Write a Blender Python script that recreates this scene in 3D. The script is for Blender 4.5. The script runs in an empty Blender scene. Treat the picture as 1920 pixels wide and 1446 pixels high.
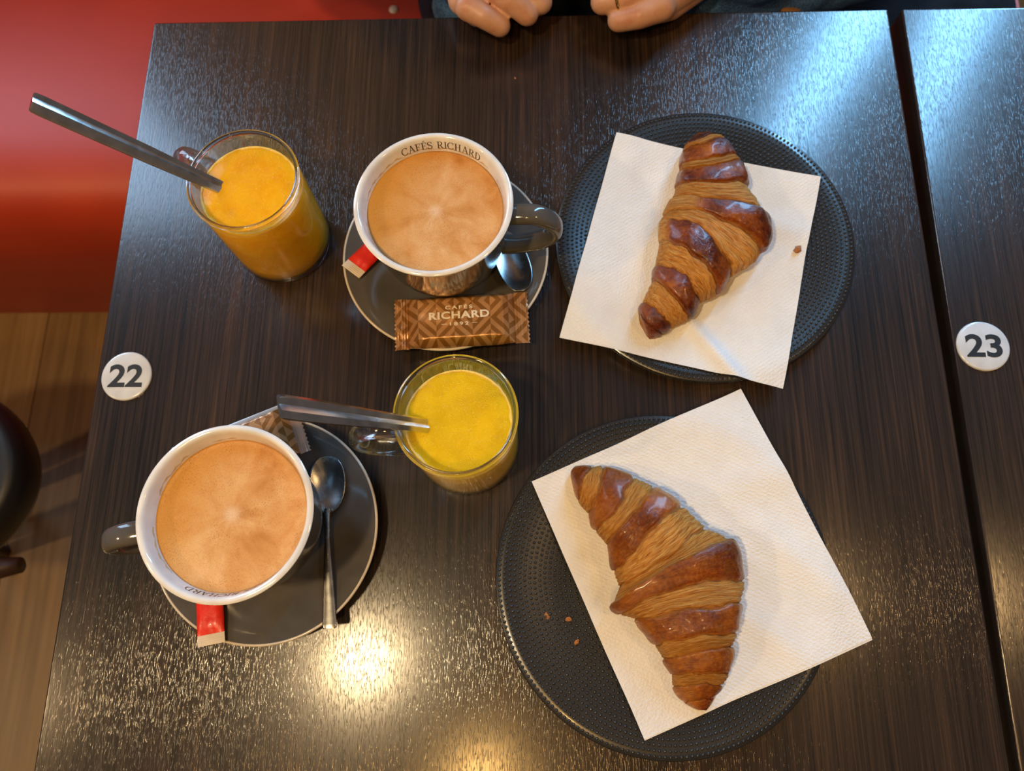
import bpy, bmesh, math, random
from mathutils import Vector, Matrix, noise, Quaternion
PI = math.pi
sc = bpy.context.scene
COL = sc.collection
random.seed(7)
TABLE_Z = 0.74          # everything below is written with the table top at z = 0; the whole place is lifted by this at the end

# ------------------------------------------------------------------ camera, world, lights, exposure
CR = Vector((0.999552, 0.004015, -0.029643)); CU = Vector((0.004412, 0.960329, 0.278834)); CF = Vector((-0.029587, 0.27884, -0.959882))
CH, FP = 0.5545880, 1443.0524
cd = bpy.data.cameras.new('camera'); cam = bpy.data.objects.new('camera', cd); COL.objects.link(cam)
cd.sensor_fit = 'HORIZONTAL'; cd.sensor_width = 36; cd.lens = 36 * FP / 1920; cd.clip_start = 0.01
cam.matrix_world = Matrix(((CR.x, CU.x, -CF.x, 0), (CR.y, CU.y, -CF.y, 0), (CR.z, CU.z, -CF.z, CH), (0, 0, 0, 1)))
cd.dof.use_dof = True; cd.dof.focus_distance = 0.50; cd.dof.aperture_fstop = 9.0
sc.camera = cam
w = bpy.data.worlds.new('room_glow'); sc.world = w; w.use_nodes = True
_t = w.node_tree; _tc = _t.nodes.new('ShaderNodeTexCoord'); _sp = _t.nodes.new('ShaderNodeSeparateXYZ'); _mr = _t.nodes.new('ShaderNodeMapRange'); _mx = _t.nodes.new('ShaderNodeMix'); _mx.data_type = 'RGBA'
_t.links.new(_tc.outputs['Generated'], _sp.inputs[0]); _t.links.new(_sp.outputs[1], _mr.inputs[0]); _mr.inputs[1].default_value = -0.8; _mr.inputs[2].default_value = 0.8; _mr.interpolation_type = 'SMOOTHSTEP'
_t.links.new(_mr.outputs[0], _mx.inputs[0]); _mx.inputs[6].default_value = (1.0, 0.66, 0.40, 1); _mx.inputs[7].default_value = (0.42, 0.52, 0.68, 1)     # lamplit room in front, daylight side behind the person
_t.links.new(_mx.outputs[2], _t.nodes['Background'].inputs[0]); _t.nodes['Background'].inputs[1].default_value = 0.14
def light(kind, name, loc, power, color, size=0.1, target=None, size_y=None, spread=None, spot=None):
    l = bpy.data.lights.new(name, kind); l.energy = power; l.color = color
    o = bpy.data.objects.new(name, l); COL.objects.link(o); o.location = loc
    if kind == 'AREA':
        l.shape = 'RECTANGLE'; l.size = size; l.size_y = size_y or size
        if spread: l.spread = spread
    else: l.shadow_soft_size = size
    if kind == 'SPOT': l.spot_size = spot; l.spot_blend = 0.6
    if target is not None: o.rotation_euler = (Vector(target) - Vector(loc)).to_track_quat('-Z', 'Y').to_euler()
    return o
WARM = (1.0, 0.66, 0.32)
COOL = (0.25, 0.60, 1.0)
light('POINT', 'ceiling_and_fill_light', (-0.54, -0.25, 1.60), 58, (1.0, 0.72, 0.38), 0.055)
light('POINT', 'ceiling_and_fill_light', (0.84, -0.05, 1.60), 16, (1.0, 0.60, 0.24), 0.05)
light('POINT', 'ceiling_and_fill_light', (-0.16, -0.60, 1.62), 22, (1.0, 0.55, 0.16), 0.05)
light('POINT', 'ceiling_and_fill_light', (-2.0, -0.45, 1.60), 48, (1.0, 0.66, 0.32), 0.05)  # unseen fill lamp added to brighten the bench front and floor at left
light('AREA', 'window_daylight', (0.86, 1.42, 0.98), 44, COOL, 0.15, (0.86, 0, 0.98), 1.95)
light('AREA', 'window_daylight', (-1.70, 1.42, 0.85), 54, (0.46, 0.70, 1.0), 0.98, (-1.70, 0, 0.85), 1.5)
vs = sc.view_settings
vs.view_transform = 'Standard'; vs.look = 'None'; vs.gamma = 1.0; vs.use_curve_mapping = False; vs.exposure = -0.12
sc.cycles.use_denoising = True

# ------------------------------------------------------------------ helpers
def at(px, py, z):                      # the point at height z that the photograph shows at this pixel
    d = CF * FP + CR * (px - 960) + CU * (723 - py)
    t = (z - CH) / d.z
    return Vector((0, 0, CH)) + d * t
def mesh(name, verts, faces, mat, parent=None, smooth=True, uv=None, attr=None, loc=None, sharp=None):
    m = bpy.data.meshes.new(name); m.from_pydata([tuple(v) for v in verts], [], faces); m.update()
    o = bpy.data.objects.new(name, m); COL.objects.link(o)
    if mat: m.materials.append(mat)
    if smooth: m.polygons.foreach_set('use_smooth', [True] * len(m.polygons))
    if uv:
        L = m.uv_layers.new(name='UVMap'); vi = [0] * len(m.loops); m.loops.foreach_get('vertex_index', vi)
        flat = []
        for i in vi: flat += [uv[i][0], uv[i][1]]
        L.data.foreach_set('uv', flat)
    if attr:
        for k, vals in attr.items():
            a = m.attributes.new(k, 'FLOAT', 'POINT'); a.data.foreach_set('value', vals)
    if parent: o.parent = parent
    if loc is not None: o.location = loc
    if sharp: m.set_sharp_from_angle(angle=sharp)
    return o
def empty(name, loc, rz=0):
    o = bpy.data.objects.new(name, None); COL.objects.link(o); o.location = loc; o.rotation_euler = (0, 0, rz); o.empty_display_size = 0.02
    return o
def tag(o, label=None, cat=None, group=None, kind=None):
    if label: o['label'] = label
    if cat: o['category'] = cat
    if group: o['group'] = group
    if kind: o['kind'] = kind
    return o
def lathe(prof, n=96, close=False):
    V, F = [], []
    idx = []
    for r, z in prof:
        if r < 1e-7: V.append((0, 0, z)); idx.append([len(V) - 1])
        else:
            idx.append(list(range(len(V), len(V) + n)))
            for i in range(n): a = 2 * PI * i / n; V.append((r * math.cos(a), r * math.sin(a), z))
    pairs = list(zip(idx[:-1], idx[1:])) + ([(idx[-1], idx[0])] if close else [])
    for a, b in pairs:
        for i in range(n):
            j = (i + 1) % n
            if len(a) == 1 and len(b) == 1: continue
            if len(a) == 1: F.append((a[0], b[j], b[i]))
            elif len(b) == 1: F.append((a[i], a[j], b[0]))
            else: F.append((a[i], a[j], b[j], b[i]))
    return V, F
def cr(P, sub):                         # Catmull-Rom through rows of numbers
    out = []
    n = len(P)
    for i in range(n - 1):
        p0, p1, p2, p3 = P[max(i - 1, 0)], P[i], P[i + 1], P[min(i + 2, n - 1)]
        for s in range(sub):
            t = s / sub
            out.append([0.5 * ((2 * b) + (-a + c) * t + (2 * a - 5 * b + 4 * c - d) * t * t + (-a + 3 * b - 3 * c + d) * t ** 3) for a, b, c, d in zip(p0, p1, p2, p3)])
    out.append(list(P[-1]))
    return out
def tube(path, rads, n=24, flat=1.0, up=Vector((0, 0, 1)), cap=True):
    """Sweep along path; rads = half width; flat = thickness / width; width lies across `up`."""
    V, F = [], []
    m = len(path)
    for i, p in enumerate(path):
        t = (path[min(i + 1, m - 1)] - path[max(i - 1, 0)]).normalized()
        s = t.cross(up)
        s = s.normalized() if s.length > 1e-5 else Vector((1, 0, 0))
        u = s.cross(t).normalized()
        r = rads[i] if isinstance(rads, (list, tuple)) else rads
        f = flat[i] if isinstance(flat, (list, tuple)) else flat
        for k in range(n):
            a = 2 * PI * k / n
            V.append(p + s * (r * math.cos(a)) + u * (r * f * math.sin(a)))
    for i in range(m - 1):
        for k in range(n):
            j = (k + 1) % n
            F.append((i * n + k, i * n + j, (i + 1) * n + j, (i + 1) * n + k))
    if cap:
        F.append(tuple(range(n))[::-1]); F.append(tuple((m - 1) * n + k for k in range(n)))
    return V, F
def join(*parts):
    V, F = [], []
    for v, f in parts:
        o = len(V); V += [Vector(x) for x in v]; F += [tuple(i + o for i in q) for q in f]
    return V, F
def box(x0, x1, y0, y1, z0, z1, b=0.0):
    bm = bmesh.new(); bmesh.ops.create_cube(bm, size=1)
    for v in bm.verts: v.co = ((x0 + x1) / 2 + v.co.x * (x1 - x0), (y0 + y1) / 2 + v.co.y * (y1 - y0), (z0 + z1) / 2 + v.co.z * (z1 - z0))
    if b: bmesh.ops.bevel(bm, geom=bm.edges[:] , offset=b, segments=3, affect='EDGES', profile=0.6)
    V = [v.co.copy() for v in bm.verts]; bm.verts.index_update(); F = [tuple(v.index for v in f.verts) for f in bm.faces]; bm.free()
    return V, F
def sstep(a, b, x):
    t = min(1, max(0, (x - a) / (b - a))) if a != b else float(x > a)
    return t * t * (3 - 2 * t)
def fixnormals(o):
    bm = bmesh.new(); bm.from_mesh(o.data); bmesh.ops.recalc_face_normals(bm, faces=bm.faces); bm.to_mesh(o.data); bm.free(); return o

# ------------------------------------------------------------------ materials
class NT:
    def __init__(s, name):
        s.m = bpy.data.materials.new(name); s.m.use_nodes = True; s.t = s.m.node_tree; s.n = s.t.nodes; s.b = s.n['Principled BSDF']
    def node(s, typ, **kw):
        n = s.n.new(typ)
        for k, v in kw.items():
            if k.startswith('i_'):
                n.inputs[int(k[2:]) if k[2:].isdigit() else k[2:].replace('_', ' ')].default_value = v
            else: setattr(n, k, v)
        return n
    def L(s, a, b): s.t.links.new(a, b)
    def obj(s): return s.node('ShaderNodeTexCoord').outputs['Object']
    def uv(s): return s.node('ShaderNodeTexCoord').outputs['UV']
    def mapping(s, src, scale=(1, 1, 1), rot=(0, 0, 0), loc=(0, 0, 0)):
        n = s.node('ShaderNodeMapping'); s.L(src, n.inputs[0]); n.inputs['Scale'].default_value = scale; n.inputs['Rotation'].default_value = rot; n.inputs['Location'].default_value = loc
        return n.outputs[0]
    def noise(s, src, scale, detail=3, rough=0.5, dist=0):
        n = s.node('ShaderNodeTexNoise'); s.L(src, n.inputs['Vector']); n.inputs['Scale'].default_value = scale; n.inputs['Detail'].default_value = detail; n.inputs['Roughness'].default_value = rough; n.inputs['Distortion'].default_value = dist
        return n.outputs['Fac']
    def voro(s, src, scale, feature='F1', out='Distance'):
        n = s.node('ShaderNodeTexVoronoi', feature=feature); s.L(src, n.inputs['Vector']); n.inputs['Scale'].default_value = scale
        return n.outputs[out]
    def math(s, op, a, b=0.0, c=None, clamp=False):
        n = s.node('ShaderNodeMath', operation=op, use_clamp=clamp)
        for i, v in enumerate((a, b) + ((c,) if c is not None else ())):
            if isinstance(v, (int, float)): n.inputs[i].default_value = v
            else: s.L(v, n.inputs[i])
        return n.outputs[0]
    def ramp(s, fac, stops):
        n = s.node('ShaderNodeValToRGB'); s.L(fac, n.inputs[0]); e = n.color_ramp.elements
        while len(e) < len(stops): e.new(0.5)
        for x, (p, c) in zip(e, stops): x.position = p; x.color = c if len(c) == 4 else (*c, 1)
        return n.outputs[0]
    def mix(s, fac, a, b, blend='MIX'):
        n = s.node('ShaderNodeMix', data_type='RGBA', blend_type=blend)
        for i, v in ((0, fac), (6, a), (7, b)):
            if isinstance(v, (int, float)): n.inputs[i].default_value = v
            elif isinstance(v, tuple): n.inputs[i].default_value = v if len(v) == 4 else (*v, 1)
            else: s.L(v, n.inputs[i])
        return n.outputs[2]
    def bump(s, h, strength=0.5, dist=0.001, prev=None):
        n = s.node('ShaderNodeBump'); n.inputs['Strength'].default_value = strength; n.inputs['Distance'].default_value = dist; s.L(h, n.inputs['Height'])
        if prev is not None: s.L(prev, n.inputs['Normal'])
        return n.outputs[0]
    def set(s, **kw):
        for k, v in kw.items():
            k = k.replace('_', ' ')
            if isinstance(v, (int, float)): s.b.inputs[k].default_value = v
            elif isinstance(v, tuple): s.b.inputs[k].default_value = v if len(v) != 3 or k in ('Subsurface Radius',) else (*v, 1)
            else: s.L(v, s.b.inputs[k])
        return s

def wood_table():
    n = NT('dark_wenge_laminate'); o = n.obj()
    g1 = n.noise(n.mapping(o, (400, 5, 1)), 1.0, 4, 0.6)
    g2 = n.noise(n.mapping(o, (760, 12, 1)), 1.0, 3, 0.6, 0.4)
    g3 = n.noise(n.mapping(o, (16, 1.2, 1)), 1.0, 3, 0.5)
    v = n.math('ADD', n.math('MULTIPLY', g1, 0.35), n.math('ADD', n.math('MULTIPLY', g2, 0.40), n.math('MULTIPLY', g3, 0.25)))
    c = n.ramp(v, [(0.38, (0.005, 0.0038, 0.0038)), (0.46, (0.017, 0.0110, 0.0085)), (0.54, (0.032, 0.0190, 0.0130)), (0.66, (0.078, 0.040, 0.021))])
    p1 = n.noise(n.mapping(o, (1450, 170, 1)), 1.0, 1, 0.5)
    p2 = n.noise(n.mapping(o, (900, 90, 1)), 1.0, 2, 0.6)
    h = n.math('ADD', n.math('MULTIPLY', n.ramp(p1, [(0.36, (0, 0, 0)), (0.47, (1, 1, 1))]), 0.8), n.math('MULTIPLY', p2, 0.35))
    b = n.bump(h, 0.34, 0.00013)
    n.set(Base_Color=c, Roughness=0.19, Specular_IOR_Level=0.62, Normal=b, Coat_Weight=0.17, Coat_Roughness=0.45)
    return n.m
def simple(name, col, rough=0.5, metal=0.0, spec=0.5, coat=0.0, bump=None, **kw):
    n = NT(name)
    n.set(Roughness=rough, Metallic=metal, Specular_IOR_Level=spec, Coat_Weight=coat)
    o = n.obj(); sc_, amt, dist = bump or (60, 0.06, 0.0004)
    f = n.noise(o, sc_, 3)
    c2 = tuple(min(1, x * 1.12) for x in col); c1 = tuple(x * 0.88 for x in col)
    n.set(Base_Color=n.ramp(f, [(0.3, c1), (0.7, c2)]), Normal=n.bump(f, amt, dist))
    n.set(**kw)
    return n.m
def glass_mat(name='clear_glass', k=0.80):
    n = NT(name); n.set(Base_Color=(0.985, 0.99, 0.985), Roughness=0.0, IOR=1.48, Transmission_Weight=1.0)
    tr = n.node('ShaderNodeBsdfTransparent'); tr.inputs[0].default_value = (0.97, 0.98, 0.97, 1)     # clear glass also lets light straight through
    mx = n.node('ShaderNodeMixShader'); fr = n.node('ShaderNodeFresnel'); n.L(n.math('SUBTRACT', 1.45, n.math('MULTIPLY', n.node('ShaderNodeNewGeometry').outputs['Backfacing'], 0.7603)), fr.inputs[0])
    n.L(n.math('SUBTRACT', k, n.math('MULTIPLY', fr.outputs[0], k), clamp=True), mx.inputs[0])
    out = n.n['Material Output']; n.L(n.b.outputs[0], mx.inputs[1]); n.L(tr.outputs[0], mx.inputs[2]); n.L(mx.outputs[0], out.inputs[0])
    return n.m
def steel(name='brushed_steel', col=(0.78, 0.76, 0.73), rough=0.16, stretch=(40, 2500, 40)):
    n = NT(name); o = n.obj(); f = n.noise(n.mapping(o, stretch), 1.0, 2)
    s = n.noise(o, 140, 3)
    n.set(Base_Color=n.ramp(s, [(0.3, tuple(x * 0.8 for x in col)), (0.7, col)]), Metallic=1.0, Roughness=n.math('ADD', n.math('MULTIPLY', s, 0.16), rough - 0.06), Normal=n.bump(f, 0.10, 0.00006))
    return n.m
def juice_mat(name, a, b):
    n = NT(name); o = n.obj()
    f = n.noise(o, 75, 4, 0.55, 0.6)
    c = n.ramp(f, [(0.3, a), (0.7, b)])
    v = n.voro(o, 900); v2 = n.voro(o, 330)
    msk = n.noise(o, 45, 2)
    pits = n.math('MULTIPLY', n.ramp(v, [(0.16, (1, 1, 1)), (0.30, (0, 0, 0))]), n.ramp(msk, [(0.42, (0, 0, 0)), (0.6, (1, 1, 1))]))
    pits2 = n.math('MULTIPLY', n.ramp(v2, [(0.08, (1, 1, 1)), (0.16, (0, 0, 0))]), n.ramp(msk, [(0.48, (0, 0, 0)), (0.62, (1, 1, 1))]))
    pp = n.math('MAXIMUM', pits, pits2)
    c = n.mix(n.math('MULTIPLY', pp, 0.35), c, tuple(x * 0.45 for x in a))
    n.set(Base_Color=c, Roughness=0.16, Specular_IOR_Level=0.5, Subsurface_Weight=0.5, Subsurface_Radius=(0.026, 0.024, 0.003), Subsurface_Scale=0.7,
          Normal=n.bump(n.math('ADD', n.math('MULTIPLY', pp, -0.5), n.math('MULTIPLY', f, 1.2)), 0.5, 0.0008))
    return n.m
def foam_mat():
    n = NT('milk_coffee_foam'); o = n.obj()
    vo = n.node('ShaderNodeVectorMath', operation='ADD'); n.L(o, vo.inputs[0]); n.L(n.math('MULTIPLY', n.node('ShaderNodeObjectInfo').outputs['Random'], 7.0), vo.inputs[1]); on = vo.outputs[0]
    sep = n.node('ShaderNodeSeparateXYZ'); n.L(o, sep.inputs[0])
    r = n.math('SQRT', n.math('ADD', n.math('MULTIPLY', sep.outputs[0], sep.outputs[0]), n.math('MULTIPLY', sep.outputs[1], sep.outputs[1])))
    ang = n.math('ARCTAN2', sep.outputs[1], sep.outputs[0])
    comb = n.node('ShaderNodeCombineXYZ'); n.L(n.math('MULTIPLY', n.math('SINE', ang), 1.0), comb.inputs[0]); n.L(n.math('COSINE', ang), comb.inputs[1]); n.L(n.math('MULTIPLY', r, 14), comb.inputs[2])
    rays = n.noise(comb.outputs[0], 2.2, 2, 0.5)
    big = n.noise(on, 42, 3, 0.6, 0.5)
    fine = n.noise(on, 1100, 2)
    f = n.math('ADD', n.math('MULTIPLY', rays, 0.34), n.math('MULTIPLY', big, 0.66))
    c = n.ramp(f, [(0.32, (0.50, 0.205, 0.042)), (0.44, (0.62, 0.300, 0.090)), (0.55, (0.69, 0.380, 0.150)), (0.68, (0.76, 0.48, 0.23))])
    cream = n.ramp(n.math('ADD', r, n.math('MULTIPLY', big, 0.004)), [(0.0, (1, 1, 1)), (0.004, (0.85, 0.85, 0.85)), (0.0085, (0, 0, 0))])
    c = n.mix(n.math('MULTIPLY', cream, 0.65), c, (0.82, 0.62, 0.42))
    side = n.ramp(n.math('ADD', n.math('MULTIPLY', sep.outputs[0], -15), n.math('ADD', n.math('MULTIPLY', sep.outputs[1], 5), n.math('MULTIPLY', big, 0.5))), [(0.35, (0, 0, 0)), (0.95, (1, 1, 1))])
    c = n.mix(n.math('MULTIPLY', side, 0.9), c, (0.60, 0.255, 0.018))  # warm light on the upper left, painted into the foam colour
    v = n.voro(on, 800)
    msk = n.ramp(n.noise(on, 60, 2), [(0.42, (0, 0, 0)), (0.62, (1, 1, 1))])
    pits = n.math('MULTIPLY', n.ramp(v, [(0.14, (1, 1, 1)), (0.28, (0, 0, 0))]), msk)
    c = n.mix(n.math('MULTIPLY', pits, 0.55), c, (0.22, 0.085, 0.012))
    c = n.mix(n.ramp(fine, [(0.35, (0.20, 0.20, 0.20)), (0.5, (0, 0, 0))]), c, (0.30, 0.12, 0.03))
    n.set(Base_Color=c, Roughness=0.42, Subsurface_Weight=0.2, Subsurface_Radius=(0.01, 0.005, 0.002), Subsurface_Scale=0.2, Specular_IOR_Level=0.4,
          Normal=n.bump(n.math('ADD', n.math('MULTIPLY', fine, 0.4), n.math('ADD', n.math('MULTIPLY', pits, -0.5), n.math('MULTIPLY', big, 1.5))), 0.45, 0.0005))
    return n.m
def croissant_mat():
    n = NT('baked_croissant_crust'); uv = n.uv(); o = n.obj()
    a = n.node('ShaderNodeAttribute', attribute_name='brown').outputs['Fac']
    cre = n.node('ShaderNodeAttribute', attribute_name='crease').outputs['Fac']
    lines = n.noise(n.mapping(uv, (7.5, 3.2, 1)), 2.0, 5, 0.62, 0.9)
    lines2 = n.noise(n.mapping(uv, (22, 6, 1)), 2.0, 4, 0.6, 0.6)
    blot = n.noise(o, 70, 4, 0.6); fine = n.noise(o, 420, 3, 0.6)
    br = n.math('ADD', a, n.math('MULTIPLY', n.math('SUBTRACT', n.math('ADD', n.math('MULTIPLY', blot, 0.5), n.math('MULTIPLY', lines, 0.5)), 0.5), 1.15), clamp=True)
    light = n.ramp(n.math('ADD', n.math('MULTIPLY', lines, 0.5), n.math('MULTIPLY', lines2, 0.5)), [(0.34, (0.24, 0.060, 0.007)), (0.43, (0.54, 0.190, 0.022)), (0.52, (0.74, 0.33, 0.055)), (0.62, (0.88, 0.52, 0.170))])
    bl2 = n.noise(o, 26, 2, 0.5)
    dv = n.math('ADD', n.math('ADD', n.math('ADD', n.math('MULTIPLY', blot, 0.45), n.math('MULTIPLY', n.math('SUBTRACT', bl2, 0.5), 0.55)), n.math('MULTIPLY', fine, 0.35)), n.math('MULTIPLY', lines, 0.2))
    dark = n.ramp(dv, [(0.34, (0.036, 0.005, 0.002)), (0.46, (0.115, 0.019, 0.003)), (0.58, (0.23, 0.048, 0.005)), (0.72, (0.42, 0.120, 0.010))])
    med = n.ramp(dv, [(0.34, (0.20, 0.045, 0.005)), (0.50, (0.42, 0.128, 0.011)), (0.64, (0.62, 0.24, 0.028))])
    c = n.mix(n.ramp(br, [(0.22, (0, 0, 0)), (0.50, (1, 1, 1))]), light, med)
    c = n.mix(n.ramp(br, [(0.55, (0, 0, 0)), (0.88, (1, 1, 1))]), c, dark)
    c = n.mix(n.math('MULTIPLY', cre, 0.6), c, (0.085, 0.022, 0.005))
    rg = n.ramp(br, [(0.3, (0.55, 0.55, 0.55)), (0.7, (0.21, 0.21, 0.21))])
    hl = n.math('MULTIPLY', n.math('ADD', n.math('MULTIPLY', lines, 1.0), n.math('MULTIPLY', lines2, 0.7)), n.ramp(br, [(0.3, (1, 1, 1)), (0.7, (0.14, 0.14, 0.14))]))
    b = n.bump(n.math('ADD', hl, n.math('ADD', n.math('MULTIPLY', blot, 0.7), n.math('MULTIPLY', fine, 0.22))), 1.0, 0.0020)
    n.set(Base_Color=c, Roughness=rg, Specular_IOR_Level=0.36, Coat_Weight=n.math('MULTIPLY', a, 0.22), Coat_Roughness=0.12, Normal=b, Subsurface_Weight=0.08, Subsurface_Radius=(0.006, 0.003, 0.001), Subsurface_Scale=0.3)
    return n.m
def napkin_mat():
    n = NT('embossed_paper_napkin'); uv = n.uv()
    s = n.node('ShaderNodeTexWave', wave_type='BANDS', bands_direction='DIAGONAL'); n.L(n.mapping(uv, (1, 1, 1)), s.inputs[0]); s.inputs['Scale'].default_value = 30; s.inputs['Distortion'].default_value = 3.5; s.inputs['Detail'].default_value = 2; s.inputs['Detail Scale'].default_value = 9
    v = n.voro(n.mapping(uv, (135, 90, 1)), 1.0)
    f = n.noise(uv, 9, 3)
    h = n.math('ADD', n.math('MULTIPLY', v, 0.8), n.math('MULTIPLY', s.outputs['Fac'], 0.35))
    grease = n.node('ShaderNodeAttribute', attribute_name='grease').outputs['Fac']
    c = n.mix(n.math('MULTIPLY', grease, 0.5), n.ramp(f, [(0.3, (0.80, 0.785, 0.76)), (0.7, (0.86, 0.85, 0.83))]), (0.48, 0.40, 0.27))
    n.set(Base_Color=c, Roughness=0.95, Specular_IOR_Level=0.12, Normal=n.bump(h, 0.5, 0.0009), Subsurface_Weight=0.0)
    return n.m
def wrapper_mat():
    n = NT('patterned_biscuit_foil'); uv = n.uv()
    sep = n.node('ShaderNodeSeparateXYZ'); n.L(uv, sep.inputs[0]); x, y = sep.outputs[0], sep.outputs[1]
    A = n.math('MULTIPLY', n.math('ADD', x, y), 0.5); B = n.math('MULTIPLY', n.math('SUBTRACT', x, y), 0.5)
    fa = n.math('FRACT', A); fb = n.math('FRACT', B)
    d = n.math('MULTIPLY', n.math('MAXIMUM', n.math('ABSOLUTE', n.math('SUBTRACT', fa, 0.5)), n.math('ABSOLUTE', n.math('SUBTRACT', fb, 0.5))), 2.0)
    ring = n.math('FLOOR', n.math('MULTIPLY', d, 2.999))
    side = n.math('GREATER_THAN', n.math('ADD', fa, fb), 1.0)
    par = n.math('MODULO', n.math('ADD', ring, side), 2.0)
    f = n.noise(uv, 1.3, 2)
    c = n.mix(par, (0.27, 0.105, 0.012), (0.54, 0.270, 0.105))
    c = n.mix(n.math('MULTIPLY', f, 0.35), c, (0.24, 0.115, 0.05))
    n.set(Base_Color=c, Roughness=0.30, Metallic=0.35, Specular_IOR_Level=0.6, Coat_Weight=0.3, Coat_Roughness=0.12, Normal=n.bump(n.noise(uv, 2.2, 3), 0.35, 0.0012))
    return n.m
def fabric(name, col, scale=900, rough=0.9):
    n = NT(name); o = n.obj()
    v = n.noise(n.mapping(o, (1, 1, 1)), scale, 2); f = n.noise(o, 30, 4, 0.65)
    m_ = n.math('ADD', n.math('MULTIPLY', v, 0.5), n.math('MULTIPLY', f, 0.5))
    n.set(Base_Color=n.ramp(m_, [(0.35, tuple(x * 0.4 for x in col)), (0.5, col), (0.68, tuple(min(1, x * 2.2) for x in col))]), Roughness=rough, Specular_IOR_Level=0.2, Normal=n.bump(n.math('ADD', v, n.math('MULTIPLY', f, 3)), 0.5, 0.0012))
    return n.m
def skin_mat():
    n = NT('skin'); o = n.obj()
    f = n.noise(o, 55, 4, 0.6); g = n.noise(o, 700, 3)
    n.set(Base_Color=n.ramp(f, [(0.3, (0.50, 0.215, 0.125)), (0.5, (0.57, 0.30, 0.185)), (0.7, (0.60, 0.345, 0.235))]), Roughness=0.42, Subsurface_Weight=0.25, Subsurface_Radius=(0.012, 0.004, 0.002), Subsurface_Scale=0.4, Specular_IOR_Level=0.42, Normal=n.bump(n.math('ADD', g, n.math('MULTIPLY', f, 1)), 0.22, 0.0006))
    return n.m
def floor_mat():
    n = NT('oak_floor_plank'); o = n.obj()
    g = n.noise(n.mapping(o, (60, 2.2, 1)), 1.0, 4, 0.6, 0.3); r = n.node('ShaderNodeObjectInfo').outputs['Random']
    v = n.math('ADD', n.math('MULTIPLY', g, 0.8), n.math('MULTIPLY', r, 0.2))
    n.set(Base_Color=n.ramp(v, [(0.3, (0.16, 0.088, 0.034)), (0.7, (0.32, 0.190, 0.082))]), Roughness=0.4, Normal=n.bump(g, 0.15, 0.0006))
    return n.m
def red_mat():
    n = NT('red_leatherette'); o = n.obj()
    f = n.noise(o, 500, 3, 0.6); g = n.noise(o, 6, 2)
    n.set(Base_Color=n.ramp(g, [(0.3, (0.42, 0.034, 0.010)), (0.7, (0.50, 0.044, 0.013))]), Roughness=0.47, Specular_IOR_Level=0.6, Normal=n.bump(f, 0.25, 0.0006))
    return n.m

M_TABLE = wood_table()
M_EDGE = simple('dark_table_edge_band', (0.018, 0.014, 0.013), 0.30, spec=0.7)
M_GLASS = glass_mat()
M_GLASS2 = glass_mat('solid_glass', 0.35)
M_GLASS3 = glass_mat('thick_rim_glass', 0.0)
M_STEEL = steel()
M_TEA = steel('teaspoon_steel', (0.42, 0.42, 0.42), 0.24, (2500, 60, 60))
M_JUICE1 = juice_mat('orange_juice', (0.86, 0.405, 0.002), (0.93, 0.50, 0.010))
M_JUICE2 = juice_mat('yellow_orange_juice', (0.76, 0.47, 0.002), (0.86, 0.57, 0.010))
M_FROTH = simple('pale_juice_froth', (0.84, 0.58, 0.12), 0.3, bump=(900, 0.4, 0.0006))
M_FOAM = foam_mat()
M_GREY = simple('grey_glazed_ceramic', (0.092, 0.084, 0.076), 0.12, spec=0.5, coat=0.15)
M_WHITE = simple('white_glazed_ceramic', (0.78, 0.765, 0.73), 0.10, spec=0.55, coat=0.5)
M_STAIN = simple('dried_coffee_foam_stain', (0.62, 0.44, 0.25), 0.5, bump=(900, 0.4, 0.0005))
M_CREAM = simple('cream_rim_glaze', (0.66, 0.58, 0.47), 0.15, coat=0.4)
M_PLATE = simple('black_studded_plate', (0.019, 0.019, 0.020), 0.27, spec=0.62, coat=0.15, bump=(300, 0.08, 0.0003))
M_CROI = croissant_mat()
M_NAP = napkin_mat()
M_WRAP = wrapper_mat()
M_SEAL = simple('brown_crimped_foil', (0.30, 0.185, 0.125), 0.34, 0.3, coat=0.3)
M_SILVER = simple('silver_foil_inside', (0.62, 0.60, 0.58), 0.3, 0.8)
M_PRINT = simple('cream_print', (0.80, 0.72, 0.60), 0.4)
M_INK = simple('black_ink', (0.012, 0.012, 0.012), 0.5)
M_DARKINK = simple('dark_brown_ink', (0.05, 0.035, 0.028), 0.3)
M_DISC = simple('white_number_disc', (0.62, 0.64, 0.66), 0.22, spec=0.6, coat=0.5)
M_RED = red_mat()
M_SREDP = simple('glossy_red_paper', (0.74, 0.020, 0.008), 0.35, coat=0.3, bump=(160, 0.4, 0.0010))
M_SWHITE = simple('white_sachet_end', (0.70, 0.60, 0.48), 0.6)
M_SKIN = skin_mat()
M_DENIM = fabric('dark_blue_denim', (0.045, 0.110, 0.270), 700)
M_SHIRT = fabric('black_shirt', (0.006, 0.007, 0.010), 900)
M_TROUS = fabric('dark_trousers', (0.008, 0.010, 0.016), 900)
M_HAIR = fabric('brown_hair', (0.03, 0.015, 0.008), 300, 0.5)
M_GOLD = simple('gold', (0.85, 0.52, 0.16), 0.14, 1.0)
M_BLACK = simple('black_leatherette', (0.007, 0.007, 0.008), 0.45, bump=(500, 0.2, 0.0006))
M_BROWNW = simple('dark_brown_wood', (0.040, 0.016, 0.008), 0.4, bump=(60, 0.2, 0.0008))
M_FLOOR = floor_mat()
M_WALL = simple('warm_plaster', (0.42, 0.33, 0.25), 0.9, bump=(60, 0.2, 0.002))
M_FRAME = simple('dark_window_frame', (0.05, 0.05, 0.05), 0.4)
M_CRUMB = simple('croissant_crumb', (0.38, 0.13, 0.022), 0.6, bump=(900, 0.6, 0.001))
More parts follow.
